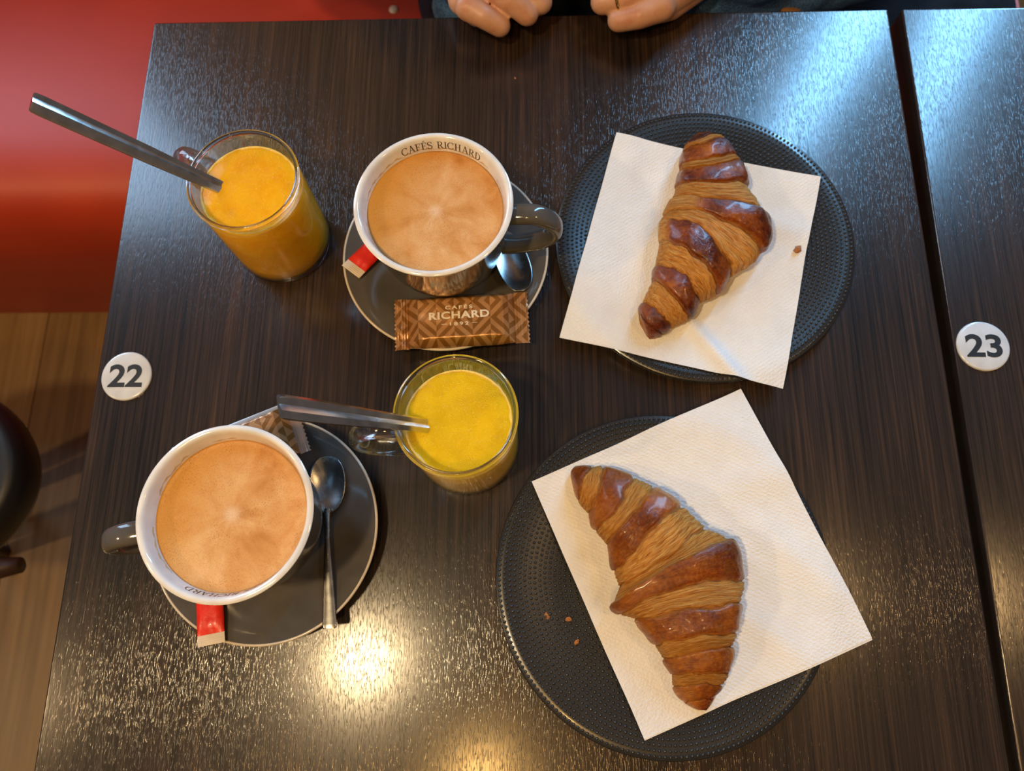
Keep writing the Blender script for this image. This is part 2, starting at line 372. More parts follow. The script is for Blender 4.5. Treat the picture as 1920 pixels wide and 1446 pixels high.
M_METALBLK = simple('black_painted_steel', (0.012, 0.012, 0.012), 0.4)

# ------------------------------------------------------------------ the setting
FZ = -0.74
V, F = box(-3, 3, -2.5, 1.6, FZ - 0.06, FZ - 0.004)
floor = mesh('floor', V, F, simple('floor_screed', (0.06, 0.04, 0.025), 0.8), smooth=False); tag(floor, 'mid-brown wooden plank floor below the tables', kind='structure')
pv = {}
for i in range(26):
    x0 = -2.6 + i * 0.19
    y = -2.4 + (i * 0.37 % 1.0) - 1.0
    while y < 1.5:
        a, b = max(y, -2.4), min(y + 1.2, 1.5)
        if b - a > 0.05:
            key = round(b - a, 3)
            if key not in pv:
                V, F = box(0, 0.1885, 0, b - a - 0.0015, -0.004, 0, 0.0008)
                pl = mesh('plank', V, F, M_FLOOR, floor, False); pv[key] = pl.data
            else:
                pl = bpy.data.objects.new('plank', pv[key]); COL.objects.link(pl); pl.parent = floor
            pl.location = (x0, a, FZ)
        y += 1.2
def wall_with_openings():
    segs = [(-3, -2.2, FZ, 2.06), (-1.20, 0.77, FZ, 2.06), (0.95, 3, FZ, 2.06), (-2.2, -1.20, FZ, 0.1), (-2.2, -1.20, 1.6, 2.06), (0.77, 0.95, FZ, -0.05), (0.77, 0.95, 2.0, 2.06)]
    return join(*[box(a, b, 1.45, 1.60, c, d) for a, b, c, d in segs])
V, F = wall_with_openings(); tag(mesh('wall_back', V, F, M_WALL, smooth=False), 'warm plaster wall behind the bench', kind='structure')
for k, (x0, x1, z0, z1) in enumerate(((0.77, 0.95, -0.05, 2.0), (-2.2, -1.20, 0.1, 1.6))):
    V, F = join(box(x0, x0 + .02, 1.43, 1.5, z0, z1), box(x1 - .02, x1, 1.43, 1.5, z0, z1), box(x0 + .02, x1 - .02, 1.43, 1.5, z0, z0 + .02), box(x0 + .02, x1 - .02, 1.43, 1.5, z1 - .02, z1))
    wn = mesh('window_%d' % (k + 1), V, F, M_FRAME, smooth=False); tag(wn, 'window behind the seated person, %s' % ('on the right' if k == 0 else 'on the left'), kind='structure')

# ------------------------------------------------------------------ tables
def slab(x0, x1, y0, y1, th, name, label, rz=0.0, ox=0, oy=0, legs=True):
    root = empty(name, (ox, oy, FZ), rz)
    H = -FZ
    V, F = box(x0, x1, y0, y1, H - th, H, 0.0018)
    top = mesh('tabletop', V, F, M_TABLE, root, smooth=True, sharp=math.radians(50)); top.data.materials.append(M_EDGE)
    for p in top.data.polygons:
        if p.normal.z < 0.4: p.material_index = 1
    xm, ym = (x0 + x1) / 2, (y0 + y1) / 2
    V, F = lathe([(0, H - th - .004), (.03, H - th - .004), (.03, 0.02), (0, 0.02)], 32); V = [Vector(v) + Vector((xm, ym, 0)) for v in V]
    fixnormals(mesh('pedestal', V, F, M_METALBLK, root, sharp=0.6))
    V, F = box(xm - .2, xm + .2, ym - .2, ym + .2, 0.0, 0.018, .003); mesh('base_plate', V, F, M_METALBLK, root, sharp=.6)
    V, F = box(xm - .16, xm + .16, ym - .16, ym + .16, H - th - .008, H - th, .001); mesh('mounting_plate', V, F, M_METALBLK, root, smooth=False)
    tag(root, label, 'table'); return root
slab(-0.3352, 0.3050, -0.21, 0.4970, 0.028, 'table', 'dark wood-grain cafe table marked 22, holding the breakfast')
slab(0.0, 0.64, -0.7075, 0.0, 0.028, 'table', 'second dark wood-grain table marked 23, beyond the narrow gap at right', -0.0085, 0.3164, 0.4968)

def text_mesh(s, size, bold=0.0, shear=0.0, spacing=1.0, res=6):
    c = bpy.data.curves.new('t', 'FONT'); c.body = s; c.size = size; c.offset = bold; c.align_x = 'CENTER'; c.align_y = 'CENTER'; c.space_character = spacing; c.resolution_u = res; c.shear = shear
    o = bpy.data.objects.new('t', c); COL.objects.link(o)
    dg = bpy.context.evaluated_depsgraph_get(); dg.update()
    m = bpy.data.meshes.new_from_object(o.evaluated_get(dg))
    V = [v.co.copy() for v in m.vertices]; F = [tuple(p.vertices) for p in m.polygons]
    bpy.data.objects.remove(o); bpy.data.curves.remove(c); bpy.data.meshes.remove(m)
    x0, x1 = min(v.x for v in V), max(v.x for v in V); y0, y1 = min(v.y for v in V), max(v.y for v in V)
    for v in V: v.x -= (x0 + x1) / 2; v.y -= (y0 + y1) / 2
    return V, F
def fit_text(s, wdt, hgt, **k):
    V, F = text_mesh(s, 1.0, **k)
    xs = max(v.x for v in V) * 2; ys = max(v.y for v in V) * 2
    return [Vector((v.x / xs * wdt, v.y / ys * hgt, 0)) for v in V], F
def number_disc(cx, cy, num, label, rz=0):
    root = empty('table_number_disc', (cx, cy, 0), rz)
    R = 0.0193
    V, F = lathe([(0, 0.0), (R, 0.0), (R + .0001, 0.0009), (R - .0004, 0.0015), (R - .0015, 0.0018), (0, 0.0019)], 72)
    fixnormals(mesh('disc', V, F, M_DISC, root, sharp=.9))
    V, F = fit_text(num, 0.0265, 0.0182, bold=0.028)
    for v in V: v.z = 0.00198
    mesh('numerals', V, F, M_INK, root, False)
    tag(root, label, 'sign', 'table number discs')
number_disc(-0.3117, 0.1697, '22', 'round white disc printed 22 on the left edge of the table')
number_disc(0.3346, 0.1898, '23', 'round white disc printed 23 on the right-hand table', -0.02)

# ------------------------------------------------------------------ bench, stool, things beyond the table
def pale_disc(x, y):
    V, F = lathe([(0, -.002), (.006, -.002), (.0065, 0), (.006, .0015), (0, .0028)], 24)
    return V, F
def bench():
    root = empty('bench', (0, 0, FZ))
    prof = cr([[.519, 0.0], [.500, .10], [.485, .20], [.475, .29], [.472, .35], [.479, .405], [.500, .441], [.545, .460], [.62, .467], [.75, .468], [.985, .466]], 6)
    V, F = [], []; nx = 24
    for i in range(nx + 1):
        x = -2.4 + 3.02 * i / nx
        for (y, z) in prof: V.append((x, y, z))
        V.append((x, .985, 0))
    k = len(prof) + 1
    for i in range(nx):
        for j in range(k): F.append((i * k + j, i * k + (j + 1) % k, (i + 1) * k + (j + 1) % k, (i + 1) * k + j))
    F.append(tuple(range(k))); F.append(tuple(nx * k + j for j in range(k)))
    fixnormals(mesh('seat', V, F, M_RED, root, sharp=1.0))
    p = at(738, 18, -.272); V, F = pale_disc(0, 0); V = [(x + p.x, y + p.y, z + .4675) for x, y, z in V]; fixnormals(mesh('pale_disc', V, F, M_CREAM, root))  # small pale domed disc on the seat
    V, F = box(-2.4, 0.62, 0.99, 1.12, 0.0, 0.95, 0.03); mesh('backrest', V, F, M_RED, root, sharp=1.2)
    tag(root, 'red padded bench running past the far end of the table', 'bench')
bench()
def stool():
    cx, cy = -0.762, 0.139
    root = empty('stool', (cx, cy, FZ))
    pts = []; rx, ry = 0.182, 0.128
    prof = [(0.0, .395), (0.90, .395), (0.96, .400), (1.0, .415), (1.0, .438), (0.975, .452), (0.93, .458), (0.90, .4565), (0.80, .462), (0.0, .466)]
    V, F = lathe([(a, z) for a, z in prof], 72)
    V = [(x * rx, y * ry, z) for x, y, z in V]
    fixnormals(mesh('seat', V, F, M_BLACK, root))
    V, F = tube([Vector((-.155, -.098, .428)), Vector((0, -.101, .428)), Vector((.150, -.099, .428)), Vector((.186, -.094, .428))], [.012, .014, .014, .009], 16, 1.1)
    fixnormals(mesh('rail', V, F, M_BROWNW, root))
    for s in (-1, 1):
        for t in (-1, 1):
            V, F = tube([Vector((t * .03 - .12, s * .055, .395)), Vector((t * .035 - .14, s * .05, .2)), Vector((t * .04 - .17, s * .05, 0))], [.016, .014, .011], 16)
            fixnormals(mesh('leg', V, F, M_BROWNW, root))
    tag(root, 'black padded oval stool with dark brown rail, on the floor left of the table', 'stool')
stool()
# dark jacket lying on the bench to the right, tan strap
def lump(x0, x1, y0, y1, z0, h, mat, name, seed, parent=None, nx=60, ny=30):
    V, F = [], []
    for side in (1, 0):
        for j in range(ny + 1):
            for i in range(nx + 1):
                u, v = i / nx, j / ny
                x = x0 + (x1 - x0) * u; y = y0 + (y1 - y0) * v
                e = (max(0, 1 - abs(2 * u - 1) ** 5) * max(0, 1 - abs(2 * v - 1) ** 5)) ** .5
                n_ = noise.noise(Vector((x * 9 + seed, y * 9, 0))) * .4 + noise.noise(Vector((x * 26 + seed, y * 15, 3))) * .25
                z = z0 + (h * e * (0.75 + n_) if side else 0)
                V.append((x + .012 * noise.noise(Vector((y * 12, seed, 0))), y + .012 * noise.noise(Vector((x * 12, seed, 5))), z + .006))
    N = (nx + 1) * (ny + 1)
    for j in range(ny):
        for i in range(nx):
            a = j * (nx + 1) + i
            F.append((a, a + 1, a + nx + 2, a + nx + 1)); F.append((N + a, N + a + nx + 1, N + a + nx + 2, N + a + 1))
    ring = [i for i in range(nx + 1)] + [j * (nx + 1) + nx for j in range(1, ny + 1)] + [ny * (nx + 1) + i for i in range(nx - 1, -1, -1)] + [j * (nx + 1) for j in range(ny - 1, 0, -1)]
    for a, b in zip(ring, ring[1:] + ring[:1]): F.append((a, N + a, N + b, b))
    return mesh(name, V, F, mat, parent)
BZ = -0.278
ct = lump(0.365, 0.60, 0.52, 0.93, BZ, 0.06, M_SHIRT, 'coat', 3.0); tag(ct, 'black coat heaped on the bench, seen above the gap between the tables', 'coat')
# ------------------------------------------------------------------ plates and napkins
PR = 0.1143
def plate_z(r): return 0.0060 + 0.0062 * sstep(0.52, 1.0, r / PR) ** 1.2
def plate(cx, cy, label):
    root = empty('plate', (cx, cy, 0))
    prof = [(0, 0.0), (0.060, 0.0), (0.064, 0.0006), (0.09, 0.0032), (PR - .001, plate_z(PR) - .0045), (PR, plate_z(PR) - .003), (PR, plate_z(PR) - .0008), (PR - .0008, plate_z(PR))]
    for i in range(1, 22): r = PR * (1 - i / 21) - .0009 * (1 - i / 21); prof.append((max(r, 0), plate_z(max(r, 0))))
    V, F = lathe(prof, 128)
    fixnormals(mesh('dish', V, F, M_PLATE, root, sharp=1.2))
    VV, FF = [], []
    sp = 0.00345; k = 0
    for ring in range(0, 33):
        r = ring * sp + 0.0012
        if r > PR - 0.0022: break
        n = max(1, round(2 * PI * r / sp)); off = (ring % 2) * PI / n
        for i in range(n):
            a = 2 * PI * i / n + off; x, y = r * math.cos(a), r * math.sin(a); z = plate_z(r)
            b = len(VV); br = 0.00118
            for rr, h in ((1.0, -.0002), (0.72, .00072)):
                for q in range(6): t = 2 * PI * q / 6; VV.append((x + br * rr * math.cos(t), y + br * rr * math.sin(t), z + h))
            VV.append((x, y, z + .00105))
            for q in range(6):
                p = (q + 1) % 6
                FF.append((b + q, b + p, b + 6 + p, b + 6 + q)); FF.append((b + 6 + q, b + 6 + p, b + 12))
    st = mesh('studs', VV, FF, M_PLATE, root); st['kind'] = 'stuff'
    tag(root, label, 'plate', 'black studded plates'); return root
P1 = (0.1308, 0.2735); P2 = (0.0868, 0.0206)
plate(*P1, 'round black studded plate below the far croissant, top right of the table')
plate(*P2, 'round black studded plate below the near croissant, bottom right of the table')
def napkin(pc, corners, label, seed, bulges, grease, second=None):
    root = empty('napkin', (pc[0], pc[1], 0))
    def zfun(x, y):
        r = math.hypot(x, y)
        z = plate_z(min(r, PR)) + .0011
        z = 0.55 * z + 0.45 * (0.0105 + .0011)
        z = max(z, plate_z(min(r, PR)) + .00098)
        z -= 0.10 * max(0, r - PR)
        z += 0.00055 * noise.noise(Vector((x * 22 + seed, y * 22, 0))) + .00055
        for bx, by, sx, sy, an, h in bulges:
            dx, dy = x - bx, y - by; u = dx * math.cos(an) + dy * math.sin(an); v = -dx * math.sin(an) + dy * math.cos(an)
            z += h * math.exp(-(u / sx) ** 2 - (v / sy) ** 2)
        return z
    def sheet(cs, dz, name):
        wc = []
        for (px, py) in cs:
            z = .012
            for _ in range(6): p = at(px, py, z); z = zfun(p.x - pc[0], p.y - pc[1]) + dz
            wc.append(p)
        N = 90; V = []; UV = []; G = []
        for j in range(N + 1):
            for i in range(N + 1):
                u, v = i / N, j / N
                p = wc[0] * (1 - u) * (1 - v) + wc[1] * u * (1 - v) + wc[2] * u * v + wc[3] * (1 - u) * v
                x, y = p.x - pc[0], p.y - pc[1]
                # paper edges are never perfectly straight
                x += .0006 * noise.noise(Vector((v * 4 + seed, u * 4, 1))); y += .0006 * noise.noise(Vector((u * 4 + seed, v * 4, 7)))
                V.append((x, y, zfun(x, y) + dz)); UV.append((u, v))
                G.append(min(1, sum(h * math.exp(-((x - gx) ** 2 + (y - gy) ** 2) / s ** 2) * (.5 + noise.noise(Vector((x * 90, y * 90, 0)))) for gx, gy, s, h in grease)))
        G = [max(0, g) for g in G]
        n1 = len(V); V += [(x, y, z - .00035) for x, y, z in V]; UV += UV; G += G
        F = []
        for j in range(N):
            for i in range(N):
                a = j * (N + 1) + i; F.append((a, a + N + 1, a + N + 2, a + 1)); F.append((n1 + a, n1 + a + 1, n1 + a + N + 2, n1 + a + N + 1))
        ring = [i for i in range(N + 1)] + [j * (N + 1) + N for j in range(1, N + 1)] + [N * (N + 1) + i for i in range(N - 1, -1, -1)] + [j * (N + 1) for j in range(N - 1, 0, -1)]
        for a, b in zip(ring, ring[1:] + ring[:1]): F.append((a, b, n1 + b, n1 + a))
        return fixnormals(mesh(name, V, F, M_NAP, root, uv=UV, attr={'grease': G}, sharp=1.0))
    sheet(corners, .0004, 'top_ply')
    sheet(second or corners, -.00003, 'bottom_ply')
    tag(root, label, 'napkin', 'white paper napkins on the plates')
    return zfun
def rel(pc, px, py): p = at(px, py, .012); return (p.x - pc[0], p.y - pc[1])
b1 = [(*rel(P1, 1345, 668), .006, .045, math.radians(35), .0050), (*rel(P1, 1180, 320), .03, .010, math.radians(80), .0020), (*rel(P1, 1130, 470), .04, .012, math.radians(70), .0016), (*rel(P1, 1450, 420), .04, .010, math.radians(-20), .0018), (*rel(P1, 1440, 640), .05, .014, math.radians(80), .0015)]
z1 = napkin(P1, [(1156, 248), (1539, 331), (1468, 729), (1049, 633)], 'white embossed paper napkin under the far croissant', 1.0, b1, [(*rel(P1, 1215, 460), .008, .2)])
b2 = [(*rel(P2, 1420, 900), .05, .012, math.radians(15), .0020), (*rel(P2, 1480, 1040), .05, .012, math.radians(-40), .0022), (*rel(P2, 1430, 1180), .05, .010, math.radians(-35), .0018), (*rel(P2, 1200, 1280), .04, .012, math.radians(60), .0012)]
z2 = napkin(P2, [(1389, 729), (1635, 1196), (1208, 1387), (997, 903)], 'white embossed paper napkin under the near croissant, one corner past the plate', 5.0, b2,
            [(*rel(P2, 1118, 1122), .010, .75), (*rel(P2, 1105, 1070), .012, .45), (*rel(P2, 1080, 1040), .012, .3)], [(1389, 731), (1636, 1200), (1209, 1389), (998, 905)])

# ------------------------------------------------------------------ croissants
def croissant(secs, org, base, crop, label, seed, hk=0.60, extra=None, tone=1.0, zmask=None):
    """secs: (L, M, R, zone) read off the photograph: left silhouette, crest, right silhouette of each pastry edge; zone = what follows (1 glazed, 0 layered)."""
    ox, oy, s = crop
    rows = []
    for L, M, R, zn in secs:
        l = at(ox + L[0] / s, oy + L[1] / s, base + .012); r = at(ox + R[0] / s, oy + R[1] / s, base + .012)
        wd = (l - r).length; h = min(hk * wd + .004, .036)
        l = at(ox + L[0] / s, oy + L[1] / s, base + .38 * h); r = at(ox + R[0] / s, oy + R[1] / s, base + .38 * h); m = at(ox + M[0] / s, oy + M[1] / s, base + h)
        rows.append([l.x, l.y, m.x, m.y, r.x, r.y, h])
    SUB = 26; D = cr(rows, SUB); n = 112
    zs = [z[3] for z in secs]
    V, F, UV, BR, CS = [], [], [], [], []
    nr = len(D)
    for i, d in enumerate(D):
        p = i / SUB
        lx, ly, mx, my, rx, ry, h = d
        for k in range(n):
            ph = 2 * PI * k / n
            top = ph <= PI
            sn, cs = math.sin(ph), math.cos(ph)
            t = (1 - cs) / 2
            if not top: t = 0.5 + (t - .5) * (1 - .22 * abs(sn))
            q0, q1, q2 = 2 * (t - .5) * (t - 1), -4 * t * (t - 1), 2 * t * (t - .5)
            x = lx * q0 + mx * q1 + rx * q2; y = ly * q0 + my * q1 + ry * q2
            z = h * (.38 + .62 * abs(sn) ** .82) if top else h * .38 * (1 - abs(sn) ** .55)
            # zone position, wandering a little across the pastry
            pw = p + .16 * noise.noise(Vector((cs * 2.2 + seed, sn * 2.2, p * .7))) + .05 * noise.noise(Vector((cs * 9 + seed, sn * 9, p * 3)))
            pw = min(max(pw, 0), len(secs) - 1.001); j = int(pw); f = pw - j
            zn = zs[j]; prv = zs[j - 1] if j > 0 else zn; nxt = zs[j + 1] if j + 2 < len(secs) else zn
            e = .10
            b = zn
            if f < e: b = prv + (zn - prv) * (.5 + .5 * f / e)
            elif f > 1 - e: b = zn + (nxt - zn) * (.5 * (f - 1 + e) / e)
            if zmask: b *= zmask(pw, t)
            b = b * tone
            wloc = math.hypot(rx - lx, ry - ly); amp = min(1, wloc / .035)
            crest = math.sin(PI * f) ** .55
            rid = 0
            if zn > .5: dd = .0019 * crest - .0001
            else:
                rid = math.sin(f * 24 + 4.0 * noise.noise(Vector((cs * 2, sn * 2, p + seed)))) * .5 + .5
                dd = -.0007 * crest + .0008 * rid * crest
            cz = math.exp(-(min(f, 1 - f) / .06) ** 2)
            if j == 0 and f < .4 or j >= len(secs) - 2 and f > .6: cz = 0
            dd -= .0019 * cz
            dd += .0012 * noise.noise(Vector((x * 60, y * 60, seed))) + .0009 * noise.noise(Vector((x * 130, y * 130, z * 130 + seed)))
            if extra: dd += extra(pw, t)
            dd *= amp * (1 if top else .35)
            cx_, cy_ = (lx + mx * 2 + rx) / 4, (ly + my * 2 + ry) / 4
            nv = Vector((x - cx_, y - cy_, z - .35 * h)); nv = nv.normalized() if nv.length > 1e-6 else Vector((0, 0, 1))
            X, Y, Z = x + nv.x * dd, y + nv.y * dd, max(z + nv.z * dd, 0)
            V.append((X - org[0], Y - org[1], Z)); UV.append((p + .1 * noise.noise(Vector((cs * 3, sn * 3, p))), k / n * 2)); BR.append(b * (1 if top else .6)); CS.append(cz * .55 if zn < .5 else cz * .8)
    for i in range(nr - 1):
        for k in range(n):
            j = (k + 1) % n; F.append((i * n + k, i * n + j, (i + 1) * n + j, (i + 1) * n + k))
    for i, rev in ((0, True), (nr - 1, False)):
        c = len(V); a = [Vector(V[i * n + k]) for k in range(n)]; cen = sum(a, Vector()) / n; V.append(tuple(cen)); UV.append(UV[i * n]); BR.append(.9); CS.append(0)
        for k in range(n): F.append((i * n + k, i * n + (k + 1) % n, c) if not rev else (i * n + (k + 1) % n, i * n + k, c))
    o = mesh('croissant', V, F, M_CROI, None, uv=UV, attr={'brown': BR, 'crease': CS}, loc=(org[0], org[1], base))
    fixnormals(o); tag(o, label, 'croissant', 'croissants on the napkins')
    return o
S1 = [((440, 72), (478, 62), (505, 62), 1), ((352, 165), (440, 108), (545, 88), 0), ((345, 205), (478, 122), (612, 118), 1), ((326, 292), (492, 232), (682, 232), 0), ((322, 335), (500, 275), (712, 272), 1),
      ((300, 430), (520, 376), (770, 418), 0), ((262, 515), (555, 478), (868, 600), 1), ((222, 610), (545, 592), (846, 852), 0), ((205, 650), (480, 690), (655, 1003), 1), ((192, 790), (425, 850), (572, 1113), 0),
      ((160, 940), (335, 965), (452, 1172), 1), ((146, 1030), (268, 1095), (385, 1265), 0), ((78, 1170), (185, 1215), (262, 1335), 1), ((64, 1240), (120, 1300), (205, 1372), 1), ((110, 1375), (135, 1388), (165, 1394), 1)]
def ex1(p, t):
    v = 0
    if 6 < p < 7: v += .0035 * sstep(.55, 1, t) * math.sin(PI * (p - 6)) ** .5
    if 5 < p < 6: v -= .002 * sstep(.8, 1, t)
    return v
CB = 0.0096
croissant(S1, P1, CB, (1180, 230, 3.443), 'far croissant with dark glossy glazed bands, tip pointing down left', 2.0, .58, ex1, 1.0, lambda p, t: (sstep(.22, .45, t) if 5.9 < p < 7.1 else sstep(.0, .14, t) if 7.9 < p < 9.1 else 1.0) * (.75 + .25 * sstep(0, .3, t)))
S2 = [((86, 120), (92, 92), (112, 72), 1), ((128, 262), (150, 160), (205, 74), 1), ((182, 330), (232, 220), (265, 76), 0), ((222, 425), (335, 300), (430, 138), 1), ((280, 500), (400, 345), (535, 186), 0), ((322, 640), (520, 430), (688, 290), 1),
      ((345, 725), (580, 590), (812, 398), 0), ((322, 805), (625, 610), (938, 470), 0), ((360, 872), (650, 740), (1010, 690), 1), ((438, 905), (700, 850), (1000, 812), 0), ((540, 1040), (740, 1000), (986, 968), 1), ((588, 1115), (780, 1080), (966, 1045), 0),
      ((632, 1195), (800, 1195), (946, 1180), 1), ((645, 1265), (790, 1250), (905, 1258), 0), ((700, 1345), (795, 1335), (860, 1325), 1), ((775, 1392), (800, 1394), (822, 1394), 1)]
S2[7] = (*S2[7][:3], 1); S2[6] = (*S2[6][:3], 0); S2[8] = (*S2[8][:3], 0); S2[9] = (*S2[9][:3], 1); S2[10] = (*S2[10][:3], 0); S2[11] = (*S2[11][:3], 1); S2[12] = (*S2[12][:3], 0); S2[13] = (*S2[13][:3], 1); S2[1] = (*S2[1][:3], 0); S2[2] = (*S2[2][:3], 1); S2[3] = (*S2[3][:3], 0); S2[4] = (*S2[4][:3], 1); S2[5] = (*S2[5][:3], 0)
def ex2(p, t):
    v = 0
    if p > 6.9: v += .0030 * math.exp(-(p - 7.1) / .9) * sstep(6.9, 7.08, p)
    if 5.9 < p < 6.95: v -= .0014
    return v
croissant(S2, P2, CB, (1040, 850, 2.892), 'near croissant with a raised central fold, tip pointing down right', 8.0, .58, ex2, .80, lambda p, t: .72 + .28 * sstep(.1, .6, t))

def crumb(px, py, z, s, label, seed):
    bm = bmesh.new(); bmesh.ops.create_icosphere(bm, subdivisions=2, radius=1)
    for v in bm.verts:
        k = 1 + .5 * noise.noise(v.co * 1.7 + Vector((seed, 0, 0))); v.co = Vector((v.co.x * k * s, v.co.y * k * s * .7, (v.co.z * .35 * k + .3) * s))
    V = [v.co.copy() for v in bm.verts]; F = [tuple(v.index for v in f.verts) for f in bm.faces]; bm.free()
    p = at(px, py, z); o = mesh('crumb', V, F, M_CRUMB, smooth=False, loc=p); tag(o, label, 'crumb', 'pastry crumbs'); o.rotation_euler = (0, 0, seed)
    return o
crumb(1495, 469, z1(*rel(P1, 1495, 469)) + .0012, .0036, 'brown crumb on the far napkin, right of its croissant', 1.1)
crumb(1025, 1155, plate_z(.07) + .0011, .0022, 'uppermost of three crumbs on the near plate', 2.0)
crumb(1066, 1161, plate_z(.05) + .0011, .0022, 'crumb on the near plate closest to the napkin edge', 3.3)
crumb(1081, 1204, plate_z(.05) + .0011, .0020, 'lowest of three crumbs on the near plate', 4.0)
crumb(966, 147, .0002, .0011, 'tiny pale crumb on the bare far part of the table', 5.0)

# ------------------------------------------------------------------ saucers and cups
SR = 0.0792
def saucer_z(r):
    t = r / SR
    return 0.0045 + .0012 * sstep(.34, .40, t) + .0105 * sstep(.36, 1.02, t) ** 1.15
def saucer(cx, cy, label):
    root = empty('saucer', (cx, cy, 0))
    zr = saucer_z(SR)
    prof = [(0, 0.0015), (.024, .0015), (.025, 0), (.030, 0), (.032, .0015), (.05, .0045), (SR - .004, zr - .0050), (SR - .0008, zr - .0025)]
    V, F = lathe(prof + [(SR, zr - .0018)], 128); fixnormals(mesh('underside', V, F, M_GREY, root))
    prof = [(SR - .0017 - (SR - .0017) * i / 40, saucer_z(SR - .0017 - (SR - .0017) * i / 40)) for i in range(41)]
    V, F = lathe(prof, 128); mesh('well', V, [f[::-1] for f in F], M_GREY, root)
    fixnormals(root.children[-1])
    for p in (root.children[-1].data,):
        if p.polygons[len(p.polygons) // 2].normal.z < 0: p.flip_normals()
    V, F = lathe([(SR - .0018, zr - .0006), (SR - .0014, zr + .0001), (SR - .0006, zr + .0002), (SR + .0001, zr - .0005), (SR + .0001, zr - .0016), (SR - .0008, zr - .0022), (SR - .0018, zr - .0016)], 128, True)
    r_ = mesh('rim', V, F, M_CREAM, root); fixnormals(r_); r_['label'] = 'cream unglazed rim line'
    tag(root, label, 'saucer', 'grey saucers'); return root
S1C = (-0.0684, 0.2630); S2C = (-0.1890, 0.0541)
saucer(*S1C, 'grey saucer with pale rim under the cup beside the far plate')
saucer(*S2C, 'grey saucer with pale rim under the cup at the lower left')

# serif capitals drawn as strokes: thick stems, thin hairlines, small slab serifs
def serif_glyphs():
    T, t, s = .13, .055, .03
    def rect(x0, y0, x1, y1): return [(x0, y0), (x1, y0), (x1, y1), (x0, y1)]
    def seg(a, b, w):
        dx, dy = b[0] - a[0], b[1] - a[1]; l = math.hypot(dx, dy); nx, ny = -dy / l * w / 2, dx / l * w / 2
        return [(a[0] - nx, a[1] - ny), (b[0] - nx, b[1] - ny), (b[0] + nx, b[1] + ny), (a[0] + nx, a[1] + ny)]
    def arc(cx, cy, rx, ry, a0, a1, wt, wn=None, n=16):   # thick at the sides, thin at top and bottom
        out = []
        for i in range(n):
            A, B = [math.radians(a0 + (a1 - a0) * (i + k) / n) for k in (0, 1)]
            q = []
            for an in (A, B):
                wd = t + (wt - t) * abs(math.cos(an)) ** 1.3
                q.append(((cx + (rx - wd / 2) * math.cos(an), cy + (ry - wd / 2) * math.sin(an)), (cx + (rx + wd / 2) * math.cos(an), cy + (ry + wd / 2) * math.sin(an))))
            out.append([q[0][0], q[0][1], q[1][1], q[1][0]])
        return out
    sf = lambda x, y, w_=.16: rect(x - w_, y, x + w_, y + s * 1.3)
    G = {}
    G['C'] = (.78, arc(.42, .5, .36, .48, 48, 312, T) + [seg((.68, .98), (.68, .70), t), seg((.70, .02 + .1), (.70, .28), t * .8)])
    G['A'] = (.82, [seg((.16, .02), (.42, .98), t), seg((.40, 1.0), (.72, .02), T), seg((.24, .34), (.60, .34), t), sf(.13, 0, .13), sf(.70, 0, .15)])
    G['F'] = (.68, [rect(.16, 0, .16 + T, 1), rect(.06, .95, .64, 1.0), seg((.62, 1.0), (.62, .76), t), rect(.2, .49, .50, .54), seg((.50, .62), (.50, .40), t), sf(.22, 0)])
    G['E'] = (.72, [rect(.16, 0, .16 + T, 1), rect(.06, .95, .62, 1.0), seg((.61, 1.0), (.61, .78), t), rect(.2, .49, .50, .54), seg((.50, .62), (.50, .40), t), rect(.06, 0, .66, .05), seg((.65, 0), (.66, .24), t)])
    G['É'] = (.72, G['E'][1] + [seg((.30, 1.10), (.50, 1.26), .07)])
    G['S'] = (.62, arc(.31, .74, .22, .24, 30, 250, .10) + arc(.31, .26, .24, .25, 70, -150, .11) + [seg((.17, .62), (.46, .42), T), seg((.52, .96), (.52, .74), t), seg((.08, .28), (.08, .04), t)])
    G['R'] = (.82, [rect(.16, 0, .16 + T, 1), sf(.22, 0), sf(.20, .96, .14), rect(.22, .95, .42, 1.0), rect(.22, .47, .42, .52)] + arc(.40, .735, .22, .24, -90, 90, T) + [seg((.40, .50), (.74, .02), T * .95), sf(.76, 0, .10)])
    G['I'] = (.42, [rect(.15, 0, .15 + T, 1), sf(.21, 0), sf(.21, .96)])
    G['H'] = (.92, [rect(.16, 0, .16 + T, 1), rect(.62, 0, .62 + T, 1), rect(.2, .48, .68, .53), sf(.22, 0), sf(.22, .96), sf(.68, 0), sf(.68, .96)])
    G['D'] = (.88, [rect(.16, 0, .16 + T, 1), sf(.20, 0, .13), sf(.20, .96, .13), rect(.22, .95, .38, 1.0), rect(.22, 0, .38, .05)] + arc(.36, .5, .38, .48, -90, 90, T))
    return G
GLY = serif_glyphs()
